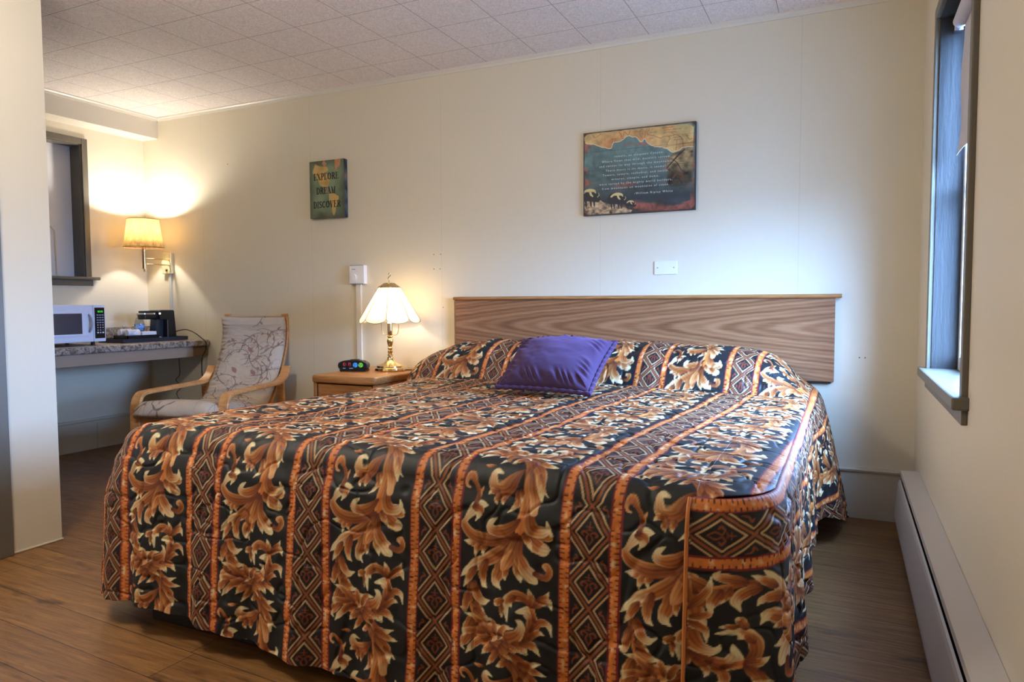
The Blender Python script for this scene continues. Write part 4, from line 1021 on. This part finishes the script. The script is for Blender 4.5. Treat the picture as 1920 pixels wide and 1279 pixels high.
for x0, x1, y in ((.285, .325, .022), (.378, .415, .034), (.372, .398, .066), (.49, .525, .050), (.50, .54, .058), (.54, .575, .062), (.55, .59, .070), (.50, .545, .072), (.505, .56, .086), (.45, .545, .030), (.44, .50, .018), (.45, .52, .042)):
    for k in range(int((x1-x0)/.0058)):
        xa = x0+k*.0058; cv.stroke([(xa, y+.0016*math.sin(k*3.3+x0*90), .0011), (xa+.0032, y-.0016*math.cos(k*2.1), .0011)], plain(lin(134, 70, 46)))
# leaning tree and dark hillside, right
hill = [(.468, .185), (.50, .155), (.53, .15), (.56, .132), (.606, .135), (.60, .31), (.56, .325), (.50, .33), (.47, .32)]
cv.poly(hill, lambda X, Y: (lin(150, 128, 88)*np.clip(1.2-(Y-.15)/.10, 0, 1)[..., None]+lin(52, 50, 40)*np.clip((Y-.13)/.10, 0, 1)[..., None])*(1+1.5*fbm(X/.030, Y/.022, 63, 5)[..., None]), aa=.014)
TK = plain(lin(58, 38, 28))
cv.stroke([(.468, .228, .003), (.50, .195, .004), (.53, .165, .004), (.56, .140, .003)], TK); cv.stroke([(.49, .18, .001), (.52, .205, .0024), (.545, .245, .002), (.57, .262, .001)], TK); cv.stroke([(.50, .285, .004), (.52, .262, .006), (.548, .272, .007), (.556, .300, .004)], plain(lin(92, 60, 42))); cv.stroke([(.53, .29, .004), (.55, .315, .003)], TK)
# rocky bank and shaggy grazing cattle, lower left
cv.poly([(.006, .385), (.03, .36), (.055, .372), (.085, .365), (.12, .39), (.16, .40), (.20, .405), (.24, .425), (.28, .44), (.27, .455), (.03, .455), (.008, .42)], lambda X, Y: lin(172, 146, 112)*(1+1.7*fbm(X/.020, Y/.014, 71, 4)[..., None]), aa=.003)
DK = plain(lin(38, 40, 46)); CRM = plain(lin(216, 200, 140))
for (x, y, s) in ((.195, .378, .82), (.270, .408, .46), (.035, .352, .95)):
    P_ = lambda *q: [(x+a_*s, y+b*s, w_*s) for a_, b, w_ in q]
    cv.stroke(P_((-.050, .020, .008), (-.038, -.008, .030), (-.005, -.008, .034), (.030, .004, .026), (.050, .016, .018)), DK)
    for lx_ in (-.040, -.022, .008, .028): cv.stroke(P_((lx_, .01, .008), (lx_+.002, .045, .005), (lx_+.003, .058, .003)), DK)
    cv.stroke(P_((-.040, -.022, .006), (-.022, -.034, .007), (.004, -.036, .010), (.030, -.032, .007), (.038, -.020, .003)), CRM)
    cv.stroke(P_((.004, -.030, .007), (.010, -.012, .006), (.020, -.002, .004)), CRM); cv.stroke(P_((.050, .005, .002), (.060, -.006, .0015), (.056, -.018, .001)), CRM)
# plank joints, worn dark edge
for yj in (.108, .212, .325): cv.a[np.abs(Y-yj-.0004*np.sin(X*40)) < .0010] *= .45
e_ = np.minimum(np.minimum(X, W_-X), np.minimum(Y, H_-Y)); cr = np.hypot(np.minimum(X, W_-X), np.minimum(Y, H_-Y))
m_ = np.clip((.0075+.004*fbm(X/.03, Y/.03, 81, 3)-e_)/.004, 0, 1); m_ = np.maximum(m_, np.clip((.032-(np.minimum(X, W_-X)+np.minimum(Y, H_-Y)))/.008, 0, 1))[..., None]
cv.a = cv.a*(1-.85*m_)+lin(44, 32, 28)*.85*m_
art = board('mountain_picture', 'wooden plank picture of mountains with white typed verse above the bed', 'picture', -1.335, -.717, 1.5412, 1.998, D-.020, cv, mat('dark_board_edge', (44, 34, 32), .6))
TXT = ["towers, an eloquent Canyon.", "Where flows that wild, majestic stream", "and twines its way through the mountains,", "There music is its music, it seems!", "Towers, temple, cathedral, and castle,", "minaret, steeple, and dome,", "were carved by the mighty world builders,", "from mountains on mountains of stone.", "-William Ripley White"]
m_txt = mat('white_ink', (214, 222, 216), .7)
def textmesh(s, size, f, parent, name, mm, align='CENTER', bold=.0):
    cu = bpy.data.curves.new(name, 'FONT'); cu.body = s; cu.size = size; cu.align_x = align; cu.extrude = .0003; cu.offset = bold; cu.resolution_u = 2
    cu.space_character = 1.42
    t_ = bpy.data.objects.new(name, cu); C.objects.link(t_)
    dg = bpy.context.evaluated_depsgraph_get(); me = bpy.data.meshes.new_from_object(t_.evaluated_get(dg))
    bpy.data.objects.remove(t_); bm = bmesh.new(); bm.from_mesh(me); bpy.data.meshes.remove(me)
    for v in bm.verts: v.co = Vector(f(v.co.x, v.co.y, v.co.z))
    return bm
tb = bmesh.new()
for i, s in enumerate(TXT):
    zc = 1.998-.148-.0245*i-(.012 if i == 8 else 0); xc = -1.335+.295+(.10 if i == 8 else 0)+(.02 if i == 0 else 0)
    b2 = textmesh(s, .0158, lambda x, y, z: (xc+x, D-.0205-z, zc+y), None, 't', None)
    me = bpy.data.meshes.new('t'); b2.to_mesh(me); b2.free(); tb.from_mesh(me); bpy.data.meshes.remove(me)
obj('verse_lettering', tb, m_txt, art)
# ---------------------------------------------------------------- swing-arm wall lamp
wl = thing('swing_arm_wall_lamp', 'lit brass swing-arm wall lamp with amber fabric shade in the corner', 'lamp', (-4.69, D, 1.37))
bm = bmesh.new(); box(bm, -4.757, -4.655, D-.030, D-.0005, 1.288, 1.450, .004); obj('wall_bracket', bm, M_BRASSDULL, wl)
bm = bmesh.new(); tube(bm, [(-4.70, D-.030, 1.315), (-4.70, D-.038, 1.315)], .008, 12); obj('switch_knob', bm, mat('dark_bronze', (60, 48, 34), .4, .8), wl, True)
sx_, sy_ = -4.70, 3.565
for z in (1.392, 1.352):
    bm = bmesh.new(); tube(bm, smoothpath([(-4.672, D-.03, z), (-4.66, 3.70, z), (-4.668, 3.63, z+.002), (sx_+.005, sy_, z+.002)], 8), .0052, 10); obj('arm', bm, M_BRASS, wl, True)
bm = bmesh.new(); tube(bm, [(sx_, sy_, 1.318), (sx_, sy_, 1.50)], .0155, 20); obj('stem', bm, M_BRASS, wl, True)
bm = bmesh.new(); lathe(bm, [(0, 1.296), (.005, 1.298), (.007, 1.306), (.004, 1.312), (.011, 1.319), (0, 1.32)], sx_, sy_, 14, cap=False); obj('end_knob', bm, M_BRASS, wl, True)
bm = bmesh.new(); lathe(bm, [(.134, 1.475), (.106, 1.682)], sx_, sy_, 48, cap=False)
so_ = obj('lamp_shade', bm, shademat('amber_fabric_shade', (246, 220, 166), .02, .06, 1), wl, True); so_.modifiers.new('thickness', 'SOLIDIFY').thickness = .0015
M_RIM = mat('brown_rim', (150, 100, 54), .6)
for r_, z in ((.134, 1.4755), (.106, 1.6815)):
    bm = bmesh.new(); tube(bm, [(sx_+r_*math.cos(2*PI*k/48), sy_+r_*math.sin(2*PI*k/48), z) for k in range(48)], .0025, 6, closed=True); obj('shade_rim', bm, M_RIM, so_, True)
bm = bmesh.new(); lathe(bm, [(0, 1.50), (.014, 1.50), (.016, 1.52), (.028, 1.55), (.031, 1.58), (.022, 1.605), (0, 1.615)], sx_, sy_, 18, cap=False); obj('bulb', bm, glow('lit_bulb_warm', (255, 230, 190), 12), wl, True)
lamp('wall_lamp_light', 'POINT', (sx_, sy_, 1.632), 15, (1, .96, .88), shadow_soft_size=.025)
tag(obj('cord_cover', B(-4.705, -4.682, D-.012, D-.0005, .84, 1.288, .002), mat('pale_raceway', (206, 204, 196), .4)), 'pale raceway strip on the wall under the swing-arm lamp', 'cord cover')

# ---------------------------------------------------------------- counter
ct = thing('counter', 'speckled laminate counter running along the left wall', 'counter', (-4.63, 2.6, .78))
ZK = .790
bm = bmesh.new(); box(bm, XL+.001, -4.29, 1.2, D-.001, ZK-.045, ZK, .012, 4); obj('worktop', bm, M_GRANITE, ct, True)
bm = bmesh.new(); box(bm, XL+.001, XL+.02, 1.2, D-.001, ZK, ZK+.095, .006, 2); obj('backsplash', bm, M_GRANITE, ct, True)
obj('apron', B(-4.335, -4.318, 1.2, 3.655, ZK-.120, ZK-.046, .002), M_TAUPE, ct)
bm = bmesh.new(); box(bm, -4.90, -4.318, 3.6555, D-.001, ZK-.118, ZK-.046, .003); obj('wall_cleat', bm, mat('brown_painted_cleat', (120, 92, 62), .5), ct)

# ---------------------------------------------------------------- microwave
mw = thing('microwave', 'white microwave oven with black keypad on the counter', 'microwave', (-4.62, 2.83, ZK))
MX0, MX1, MY0, MY1, MZ0, MZ1 = -4.80, -4.44, 2.60, 3.068, ZK+.022, ZK+.264
bm = bmesh.new(); box(bm, MX0, MX1-.02, MY0, MY1, MZ0, MZ1, .008, 3); obj('cabinet', bm, mat('white_enamel_bright', (232, 232, 240), .3), mw, True)
MWW = mat('white_gloss_plastic', (228, 230, 244), .22)
bm = bmesh.new(); box(bm, MX1-.022, MX1, MY0, 2.985, MZ0, MZ1, .008, 3)
dr = obj('door', bm, MWW, mw, True)
bm = bmesh.new(); prism(bm, [(2.63, MZ0+.032), (2.955, MZ0+.032), (2.955, MZ1-.028), (2.63, MZ1-.028)], lambda a, b, d: (d, 2.7925+(a-2.7925)*(1-.10*(d-MX1)/.004), (MZ0+MZ1)/2+(b-(MZ0+MZ1)/2)*(1-.16*(d-MX1)/.004)), MX1-.001, MX1+.004); obj('door_bezel', bm, MWW, dr)
obj('door_window', B(MX1+.0035, MX1+.0055, 2.66, 2.905, MZ0+.055, MZ1-.055, .0008), mat('smoked_window', (66, 64, 78), .18), dr)
bm = bmesh.new(); tube(bm, smoothpath([(MX1+.002, 2.952, MZ0+.065), (MX1+.018, 2.956, MZ0+.085), (MX1+.024, 2.958, MZ0+.12), (MX1+.018, 2.956, MZ0+.16), (MX1+.002, 2.952, MZ0+.18)], 8), .0065, 10); obj('handle', bm, mat('grey_handle', (176, 170, 178), .35), dr, True)
bm = bmesh.new(); box(bm, MX1-.022, MX1, 2.986, MY1, MZ0, MZ1, .006, 3); pn = obj('control_panel', bm, MWW, mw, True)
obj('keypad', B(MX1-.001, MX1+.0015, 2.992, 3.060, MZ0+.022, MZ1-.018, .0006), M_BLACKGLOSS, pn)
obj('display', B(MX1+.0014, MX1+.0024, 3.006, 3.050, MZ1-.052, MZ1-.036), mat('display_black', (6, 12, 8), .2), pn)
SEG['8'] = 'abcdefg'
bm = bmesh.new(); fm_ = lambda a, b, d: (d, a, b)
for k in range(4): seg7(bm, '8000'[k] if False else '0', 3.014+k*.0085+(.002 if k > 1 else 0), MZ1-.0485, .005, .009, fm_, MX1+.0023, MX1+.003, .0014)
obj('green_digits', bm, glow('green_digits', (60, 230, 70), 1.2), pn)
KEY = mat('grey_blue_keys', (128, 138, 170), .5); KEYW = mat('pale_keys', (196, 196, 210), .5); KEYR = mat('red_key', (150, 96, 112), .5)
for r_ in range(8):
    for c_ in range(3):
        y_ = 3.005+c_*.0175; z_ = MZ1-.066-r_*.0165
        bm = bmesh.new()
        if r_ < 4: box(bm, MX1+.001, MX1+.0028, y_, y_+.0135, z_-.005, z_+.003, .0006, 1); m_ = KEY
        elif r_ < 7: box(bm, MX1+.001, MX1+.0028, y_+.003, y_+.0105, z_-.004, z_+.0025, .0006, 1); m_ = KEYR if (r_, c_) == (6, 2) else KEYW
        else: box(bm, MX1+.001, MX1+.0028, y_+(.004 if c_ == 1 else 0), y_+(.010 if c_ == 1 else .0135), z_-.006, z_+.004, .0006, 1); m_ = KEYW
        obj('key', bm, m_, pn)
for x_, y_ in ((MX0+.04, MY0+.04), (MX1-.05, MY0+.04), (MX0+.04, MY1-.06), (MX1-.05, MY1-.06)):
    bm = bmesh.new(); tube(bm, [(x_, y_, ZK+.0005), (x_, y_, MZ0+.002)], .012, 12); obj('foot', bm, M_BLACK, mw)

# ---------------------------------------------------------------- coffee tray and what stands on it
TZ = ZK+.0005
tr = thing('serving_tray', 'long black serving tray on the counter under the coffee maker', 'tray', (-4.6, 3.50, TZ))
TX0, TX1, TY0, TY1 = -4.72, -4.44, 3.19, 3.725
obj('base', B(TX0+.01, TX1-.01, TY0+.01, TY1-.01, TZ, TZ+.005), mat('slate_black_plastic', (40, 42, 52), .3), tr)
bm = bmesh.new()
for a_, b_ in (((TX1-.012, TY0+.005), (TX1-.012, TY1-.005)), ((TX1-.012, TY1-.008), (TX0+.012, TY1-.008)), ((TX0+.012, TY1-.005), (TX0+.012, TY0+.005)), ((TX0+.012, TY0+.008), (TX1-.012, TY0+.008))):
    ribbon(bm, [(a_[0], a_[1], TZ+.014), (b_[0], b_[1], TZ+.014)], (0, 0, 1), .026, .005)
obj('rim', bm, mat('slate_black_rim', (44, 46, 58), .3), tr)
cm = thing('coffee_maker', 'black single-serve coffee maker at the right end of the tray', 'coffee maker', (-4.6, 3.60, TZ+.006))
z0 = TZ+.006
bm = bmesh.new(); prism(bm, [(3.535, z0), (3.690, z0), (3.675, z0+.208), (3.668, z0+.216), (3.560, z0+.216), (3.548, z0+.206), (3.555, z0+.150), (3.612, z0+.146), (3.606, z0+.02), (3.535, z0+.018)], lambda a, b, d: (d, a, b), -4.655, -4.535); obj('body', bm, M_BLACK, cm)
bm = bmesh.new(); prism(bm, [(3.540, z0+.018), (3.608, z0+.018), (3.612, z0+.148), (3.556, z0+.150)], lambda a, b, d: (d, a, b), -4.640, -4.575); obj('water_tank', bm, mat('smoked_tank', (44, 50, 60), .15), cm)
bm = bmesh.new(); box(bm, -4.635, -4.555, 3.445, 3.56, z0+.150, z0+.186, .008, 3); box(bm, -4.632, -4.558, 3.45, 3.56, z0+.196, z0+.212, .006, 3); obj('brew_head', bm, M_BLACK, cm, True)
bm = bmesh.new(); box(bm, -4.63, -4.56, 3.448, 3.545, z0+.184, z0+.198, .003); obj('chrome_band', bm, M_CHROME, cm)
bm = bmesh.new(); tube(bm, [(-4.536, 3.552, z0+.192), (-4.532, 3.552, z0+.192)], .007, 14); obj('power_button', bm, glow('lit_button', (235, 238, 255), 1.2), cm)
obj('side_trim', B(-4.5355, -4.5335, 3.613, 3.619, z0+.012, z0+.144), mat('steel_grey', (120, 122, 132), .35, .6), cm)
bx = thing('condiment_box', 'black open condiment box at the left end of the tray', 'box', (-4.54, 3.33, TZ+.006))
bm = bmesh.new(); box(bm, -4.62, -4.47, 3.245, 3.490, z0, z0+.006); box(bm, -4.475, -4.47, 3.245, 3.49, z0, z0+.043); box(bm, -4.62, -4.615, 3.245, 3.49, z0, z0+.043); box(bm, -4.62, -4.47, 3.245, 3.25, z0, z0+.043); box(bm, -4.62, -4.47, 3.485, 3.49, z0, z0+.043)
obj('tray_box', bm, M_BLACK, bx)
def lump(bm, c, r, seed, n=20, amp=.25):
    ring = []
    for i in range(n+1):
        th_ = PI*i/n; row = []
        for j in range(n*2):
            ph = 2*PI*j/(n*2); d_ = (math.sin(th_)*math.cos(ph), math.sin(th_)*math.sin(ph), math.cos(th_))
            k_ = 1+amp*float(fbm(np.array([d_[0]*2.2+seed+d_[2]*1.7]), np.array([d_[1]*2.2+seed*2-d_[2]]), seed, 3)[0])
            row.append(bm.verts.new((c[0]+r[0]*d_[0]*k_, c[1]+r[1]*d_[1]*k_, c[2]+r[2]*d_[2]*k_)))
        ring.append(row)
    for a_, b_ in zip(ring, ring[1:]):
        for j in range(n*2): bm.faces.new((a_[j], a_[(j+1) % (n*2)], b_[(j+1) % (n*2)], b_[j]))
    bmesh.ops.remove_doubles(bm, verts=bm.verts, dist=1e-6)
CUPW = mat('white_paper', (236, 234, 240), .6)
def cup(bm, c, axis, r0, r1, L):
    a_ = Vector(axis).normalized(); P0 = Vector(c); b_ = a_.orthogonal().normalized(); d_ = a_.cross(b_); R = []
    for r_, t_ in ((r0, 0), (r1, L), (r1+.003, L), (r1+.003, L+.004), (r1-.003, L+.004), (r0-.002, .004)):
        R.append([bm.verts.new(P0+a_*t_+(b_*math.cos(2*PI*k/24)+d_*math.sin(2*PI*k/24))*r_) for k in range(24)])
    for p_, q_ in zip(R, R[1:]):
        for k in range(24): bm.faces.new((p_[k], p_[(k+1) % 24], q_[(k+1) % 24], q_[k]))
    bm.faces.new(R[0]); bm.faces.new(R[-1])
for k, (c_, ax, ly_) in enumerate((((-4.583, 3.262, z0+.064), (.0, 1, -.10), ''), ((-4.511, 3.268, z0+.060), (.0, 1, -.06), ''))):
    g_ = thing('wrapped_cup', ['white paper cup in clear wrap lying at the back of the condiment box', 'white paper cup in clear wrap lying at the front of the condiment box'][k], 'cup', c_, 'wrapped paper cups on the coffee tray')
    bm = bmesh.new(); cup(bm, c_, ax, .022, .029, .08); obj('cup', bm, CUPW, g_, True)
    bm = bmesh.new(); lump(bm, (c_[0], c_[1]+.038, c_[2]-.002), (.026, .048, .046), 5+k, amp=.10); obj('plastic_wrap', bm, M_FILM, g_, True)
pk = tag(obj('napkin_stack', B(-4.53, -4.478, 3.365, 3.478, z0+.0061, z0+.066, .004), CUPW), 'stack of white paper napkins standing in the condiment box', 'napkins')
for k, (y_, col, lb) in enumerate(((3.497, (190, 70, 44), 'small orange-red sachet between condiment box and coffee maker'), (3.516, (206, 196, 186), 'small pale sachet against the foot of the coffee maker'))):
    bm = bmesh.new(); box(bm, -4.53, -4.488, y_, y_+.010, z0+.0002, z0+.032-.008*k, .003); tag(obj('sachet', bm, mat('sachet_%d' % k, col, .5)), lb, 'sachet', 'sachets on the coffee tray')
wb = thing('water_bottle', 'small clear plastic water bottle with blue label on the coffee tray', 'bottle', (-4.66, 3.40, z0))
bx_, by_ = -4.675, 3.490
PET = thinglass('clear_pet_plastic', (.86, .92, .98, 1), 1.45, .10)
bm = bmesh.new(); lathe(bm, [(0, z0), (.030, z0), (.033, z0+.006), (.033, z0+.055), (.031, z0+.06), (.033, z0+.066), (.033, z0+.118), (.031, z0+.135), (.022, z0+.158), (.014, z0+.168), (.0135, z0+.182), (0, z0+.182)], bx_, by_, 28, cap=False); obj('bottle_body', bm, PET, wb, True)
bm = bmesh.new(); lathe(bm, [(.0335, z0+.070), (.0338, z0+.114)], bx_, by_, 28, cap=False)
LBL = mat('blue_white_label', (150, 178, 226), .4); _n = noise(LBL, coords(LBL, (1, 1, 1)), 38, 2); lk(LBL, ramp(LBL, _n, [(.42, (206, 220, 244)), (.5, (150, 184, 236)), (.58, (70, 112, 200))]), bsdf(LBL).inputs['Base Color'])
obj('label_band', bm, LBL, wb, True)
bm = bmesh.new(); lathe(bm, [(0, z0+.176), (.0155, z0+.176), (.0155, z0+.192), (.014, z0+.194), (0, z0+.194)], bx_, by_, 24, cap=False, rf=lambda f: 1+.02*math.cos(f*2*PI*24)); obj('cap', bm, M_WHITE, wb, True)

# ---------------------------------------------------------------- cords
bm = bmesh.new(); tube(bm, smoothpath([(-4.60, 3.690, z0+.03), (-4.56, 3.712, z0+.055), (-4.47, 3.722, z0+.068), (-4.38, 3.722, z0+.045), (-4.31, 3.725, ZK+.012), (-4.276, 3.727, ZK-.012), (-4.272, 3.725, ZK-.07), (-4.285, 3.70, ZK-.14), (-4.285, 3.70, .50), (-4.24, 3.70, .36), (-4.18, 3.71, .30), (-4.235, 3.72, .17), (-4.26, 3.72, .06), (-4.20, 3.72, .035), (-4.10, 3.72, .03), (-4.02, 3.735, .10)], 10), .0036, 8)
tag(obj('power_cord', bm, M_BLACK, None, True), 'thick black cord from the coffee maker hanging over the counter edge', 'cord')
bm = bmesh.new(); tube(bm, smoothpath([(-4.62, D-.012, ZK-.15), (-4.615, D-.012, .52), (-4.66, D-.012, .47), (-4.60, D-.012, .42), (-4.655, D-.012, .36), (-4.54, D-.012, .22), (-4.48, D-.012, .14), (-4.58, D-.012, .10), (-4.56, D-.012, .02), (-4.54, D-.03, .006)], 8), .0024, 8)
tag(obj('power_cord', bm, M_BLACK, None, True), 'thin kinked black cord hanging against the wall under the counter', 'cord')

# ---------------------------------------------------------------- bentwood armchair
ang_ = .308; O_ = np.array([-3.60, 3.262])
cw_, sw_ = math.cos(ang_), math.sin(ang_)
def CH(x, y, z): return (O_[0]+cw_*x+sw_*y, O_[1]+sw_*x-cw_*y, z)
ch = thing('armchair', 'bentwood armchair with cream vine-print cushion beside the nightstand', 'armchair', (O_[0], O_[1], 0))
WD = (cw_, sw_, 0)
rail = smoothpath([(-.455, .985), (-.472, .90), (-.452, .78), (-.395, .65), (-.31, .52), (-.215, .41), (-.12, .345), (0, .325), (.15, .345), (.32, .375), (.47, .395)], 10)
for s in (-1, 1):
    bm = bmesh.new(); ribbon(bm, [CH(s*.212, a, b) for a, b, _ in rail], WD, .042, .024, .004); obj('side_rail', bm, M_BIRCH, ch, True)
arm = smoothpath([(.405, .0), (.455, .03), (.470, .10), (.472, .30), (.468, .44), (.452, .500), (.415, .530), (.34, .535), (.1, .533), (-.17, .531), (-.24, .540), (-.30, .572), (-.345, .625)], 10)
for s in (-1, 1):
    bm = bmesh.new(); ribbon(bm, [CH(s*.272, a, b) for a, b, _ in arm], WD, .062, .022, .004); obj('arm', bm, M_BIRCH, ch, True)
    bm = bmesh.new(); ribbon(bm, [CH(s*.272, a, b) for a, b, _ in smoothpath([(.41, .012), (.2, .012), (-.15, .012), (-.34, .012)], 6)], WD, .062, .022, .004); obj('floor_runner', bm, M_BIRCH, ch, True)
    bm = bmesh.new(); ribbon(bm, [CH(s*.272, a, b) for a, b, _ in smoothpath([(-.34, .024), (-.31, .15), (-.27, .32), (-.25, .50), (-.25, .535)], 6)], WD, .05, .022, .004); obj('rear_leg', bm, M_BIRCH, ch, True)
bm = bmesh.new(); tube(bm, [CH(-.195, -.458, .962), CH(.195, -.458, .962)], .011, 12); obj('top_crossbar', bm, M_BIRCH, ch, True)
for a, b in ((.465, .372), (-.16, .345)):
    bm = bmesh.new(); ribbon(bm, [CH(-.27, a, b), CH(.27, a, b)], (0, 0, 1), .05, .020, .003); obj('cross_rail', bm, M_BIRCH, ch)
# cushion: closed loop section swept along the seat line
cpath = np.array(smoothpath([(-.410, .965), (-.428, .89), (-.408, .78), (-.352, .66), (-.27, .535), (-.185, .44), (-.11, .392), (-.03, .378), (.12, .395), (.30, .425), (.46, .445), (.508, .435), (.525, .405)], 26))[:, :2]
tg = np.gradient(cpath, axis=0); tg /= np.linalg.norm(tg, axis=1)[:, None]; nr = np.stack([-tg[:, 1], tg[:, 0]], 1)
nr = np.where((nr[:, 1:2] < 0) & (nr[:, :1] < 0), -nr, nr); arc = np.concatenate([[0], np.cumsum(np.linalg.norm(np.diff(cpath, axis=0), axis=1))]); LA = arc[-1]
UC = Canvas(.56, LA+.1, .0015, lin(194, 178, 158))
UC.a = UC.a*(1+.05*fbm(UC.X/.01, UC.Y/.01, 3, 2)[..., None])
VB, VG, VR = plain(lin(104, 82, 76)), plain(lin(140, 120, 112)), plain(lin(156, 118, 106))
rg = random.Random(11)
def vine(x, y, a, turn, n, w0, fn):
    pts = []
    for i in range(n):
        pts.append((x, y, w0*(1-.5*i/n))); x += .016*math.cos(a); y += .016*math.sin(a); a += turn*(1+i*.055)
    UC.stroke(pts, fn); return pts
for k in range(44):
    x, y = rg.uniform(.02, .54), rg.uniform(0, LA); a = rg.uniform(0, 6.3); t_ = rg.choice((-1, 1))*rg.uniform(.07, .15)
    P_ = vine(x, y, a, t_, rg.randint(16, 24), .0026, VB)
    for q in range(4, len(P_)-3, 5):
        px, py, _ = P_[q]; aa = rg.uniform(0, 6.3); L_ = rg.uniform(.022, .04)
        UC.stroke([(px, py, .0008), (px+L_*.4*math.cos(aa), py+L_*.4*math.sin(aa), .0065), (px+L_*math.cos(aa+.2), py+L_*math.sin(aa+.2), .0006)], VG if rg.random() < .6 else VR)
        vine(px, py, aa+1.5, -t_*1.6, 9, .0014, VG)
for k in range(46):
    x, y, a = rg.uniform(.03, .53), rg.uniform(.02, LA), rg.uniform(0, 6.3)
    for d_ in (-.5, -.2, .1, .4):
        UC.stroke([(x, y, .0009), (x+.03*math.cos(a+d_), y+.03*math.sin(a+d_), .0011), (x+.055*math.cos(a+d_*1.6), y+.055*math.sin(a+d_*1.6), .0006)], VG)
for x, y, r_ in ((.30, .26, .020), (.22, .42, .022), (.36, .44, .022), (.16, .18, .014), (.42, .14, .014)):
    UC.stroke([(x-r_, y-r_, .003), (x, y, r_*.7), (x+r_*.8, y+r_, .002)], VR)
NS, NW = len(cpath)*1, 190
sp_ = np.linspace(0, len(cpath)-1, 420); cp = np.stack([np.interp(sp_, np.arange(len(cpath)), cpath[:, i]) for i in (0, 1)], 1); nn = np.stack([np.interp(sp_, np.arange(len(cpath)), nr[:, i]) for i in (0, 1)], 1); nn /= np.linalg.norm(nn, axis=1)[:, None]; ar = np.interp(sp_, np.arange(len(cpath)), arc)
wv = np.linspace(-1, 1, NW); endt = np.clip(np.minimum(ar, LA-ar)/.035, 0, 1)**.5
hw = .232+.018*sst(.45, .62, ar/LA)
prof = np.clip(1-np.abs(wv)**6, 0, 1)**.5
thk = (.030+.022*endt[:, None]*0+.026)*prof[None, :]*(.25+.75*endt[:, None])
Xc = wv[None, :]*hw[:, None]
pk_ = .0045*np.sin(ar*2*PI/.034+1.5*np.sin(ar*31))[:, None]*np.exp(-((np.abs(wv)-.86)/.16)**2)[None, :]*(wv < 0)[None, :]+.006*fbm(Xc/.09, ar[:, None]/.05+0*Xc, 90, 3)
crz = -.016*np.exp(-((ar-.60)/.012)**2)[:, None]-.006*np.exp(-((ar-.20)/.01)**2)[:, None]*0
top_h = thk+pk_*prof[None, :]+crz*prof[None, :]
def cush(h):
    y = cp[:, 0][:, None]+nn[:, 0][:, None]*h; z = cp[:, 1][:, None]+nn[:, 1][:, None]*h
    return np.stack([O_[0]+cw_*Xc+sw_*y, O_[1]+sw_*Xc-cw_*y, z], -1)
T1 = cush(top_h); T2 = cush(-.018*prof[None, :]+0*top_h)
colT = UC.sample((Xc+.28).ravel(), np.repeat(ar[:, None], NW, 1).ravel()).reshape(T1.shape)
co_ = gridmesh('cushion', [(T1, colT), (T2[:, ::-1], colT[:, ::-1])], M_UPH, ch)
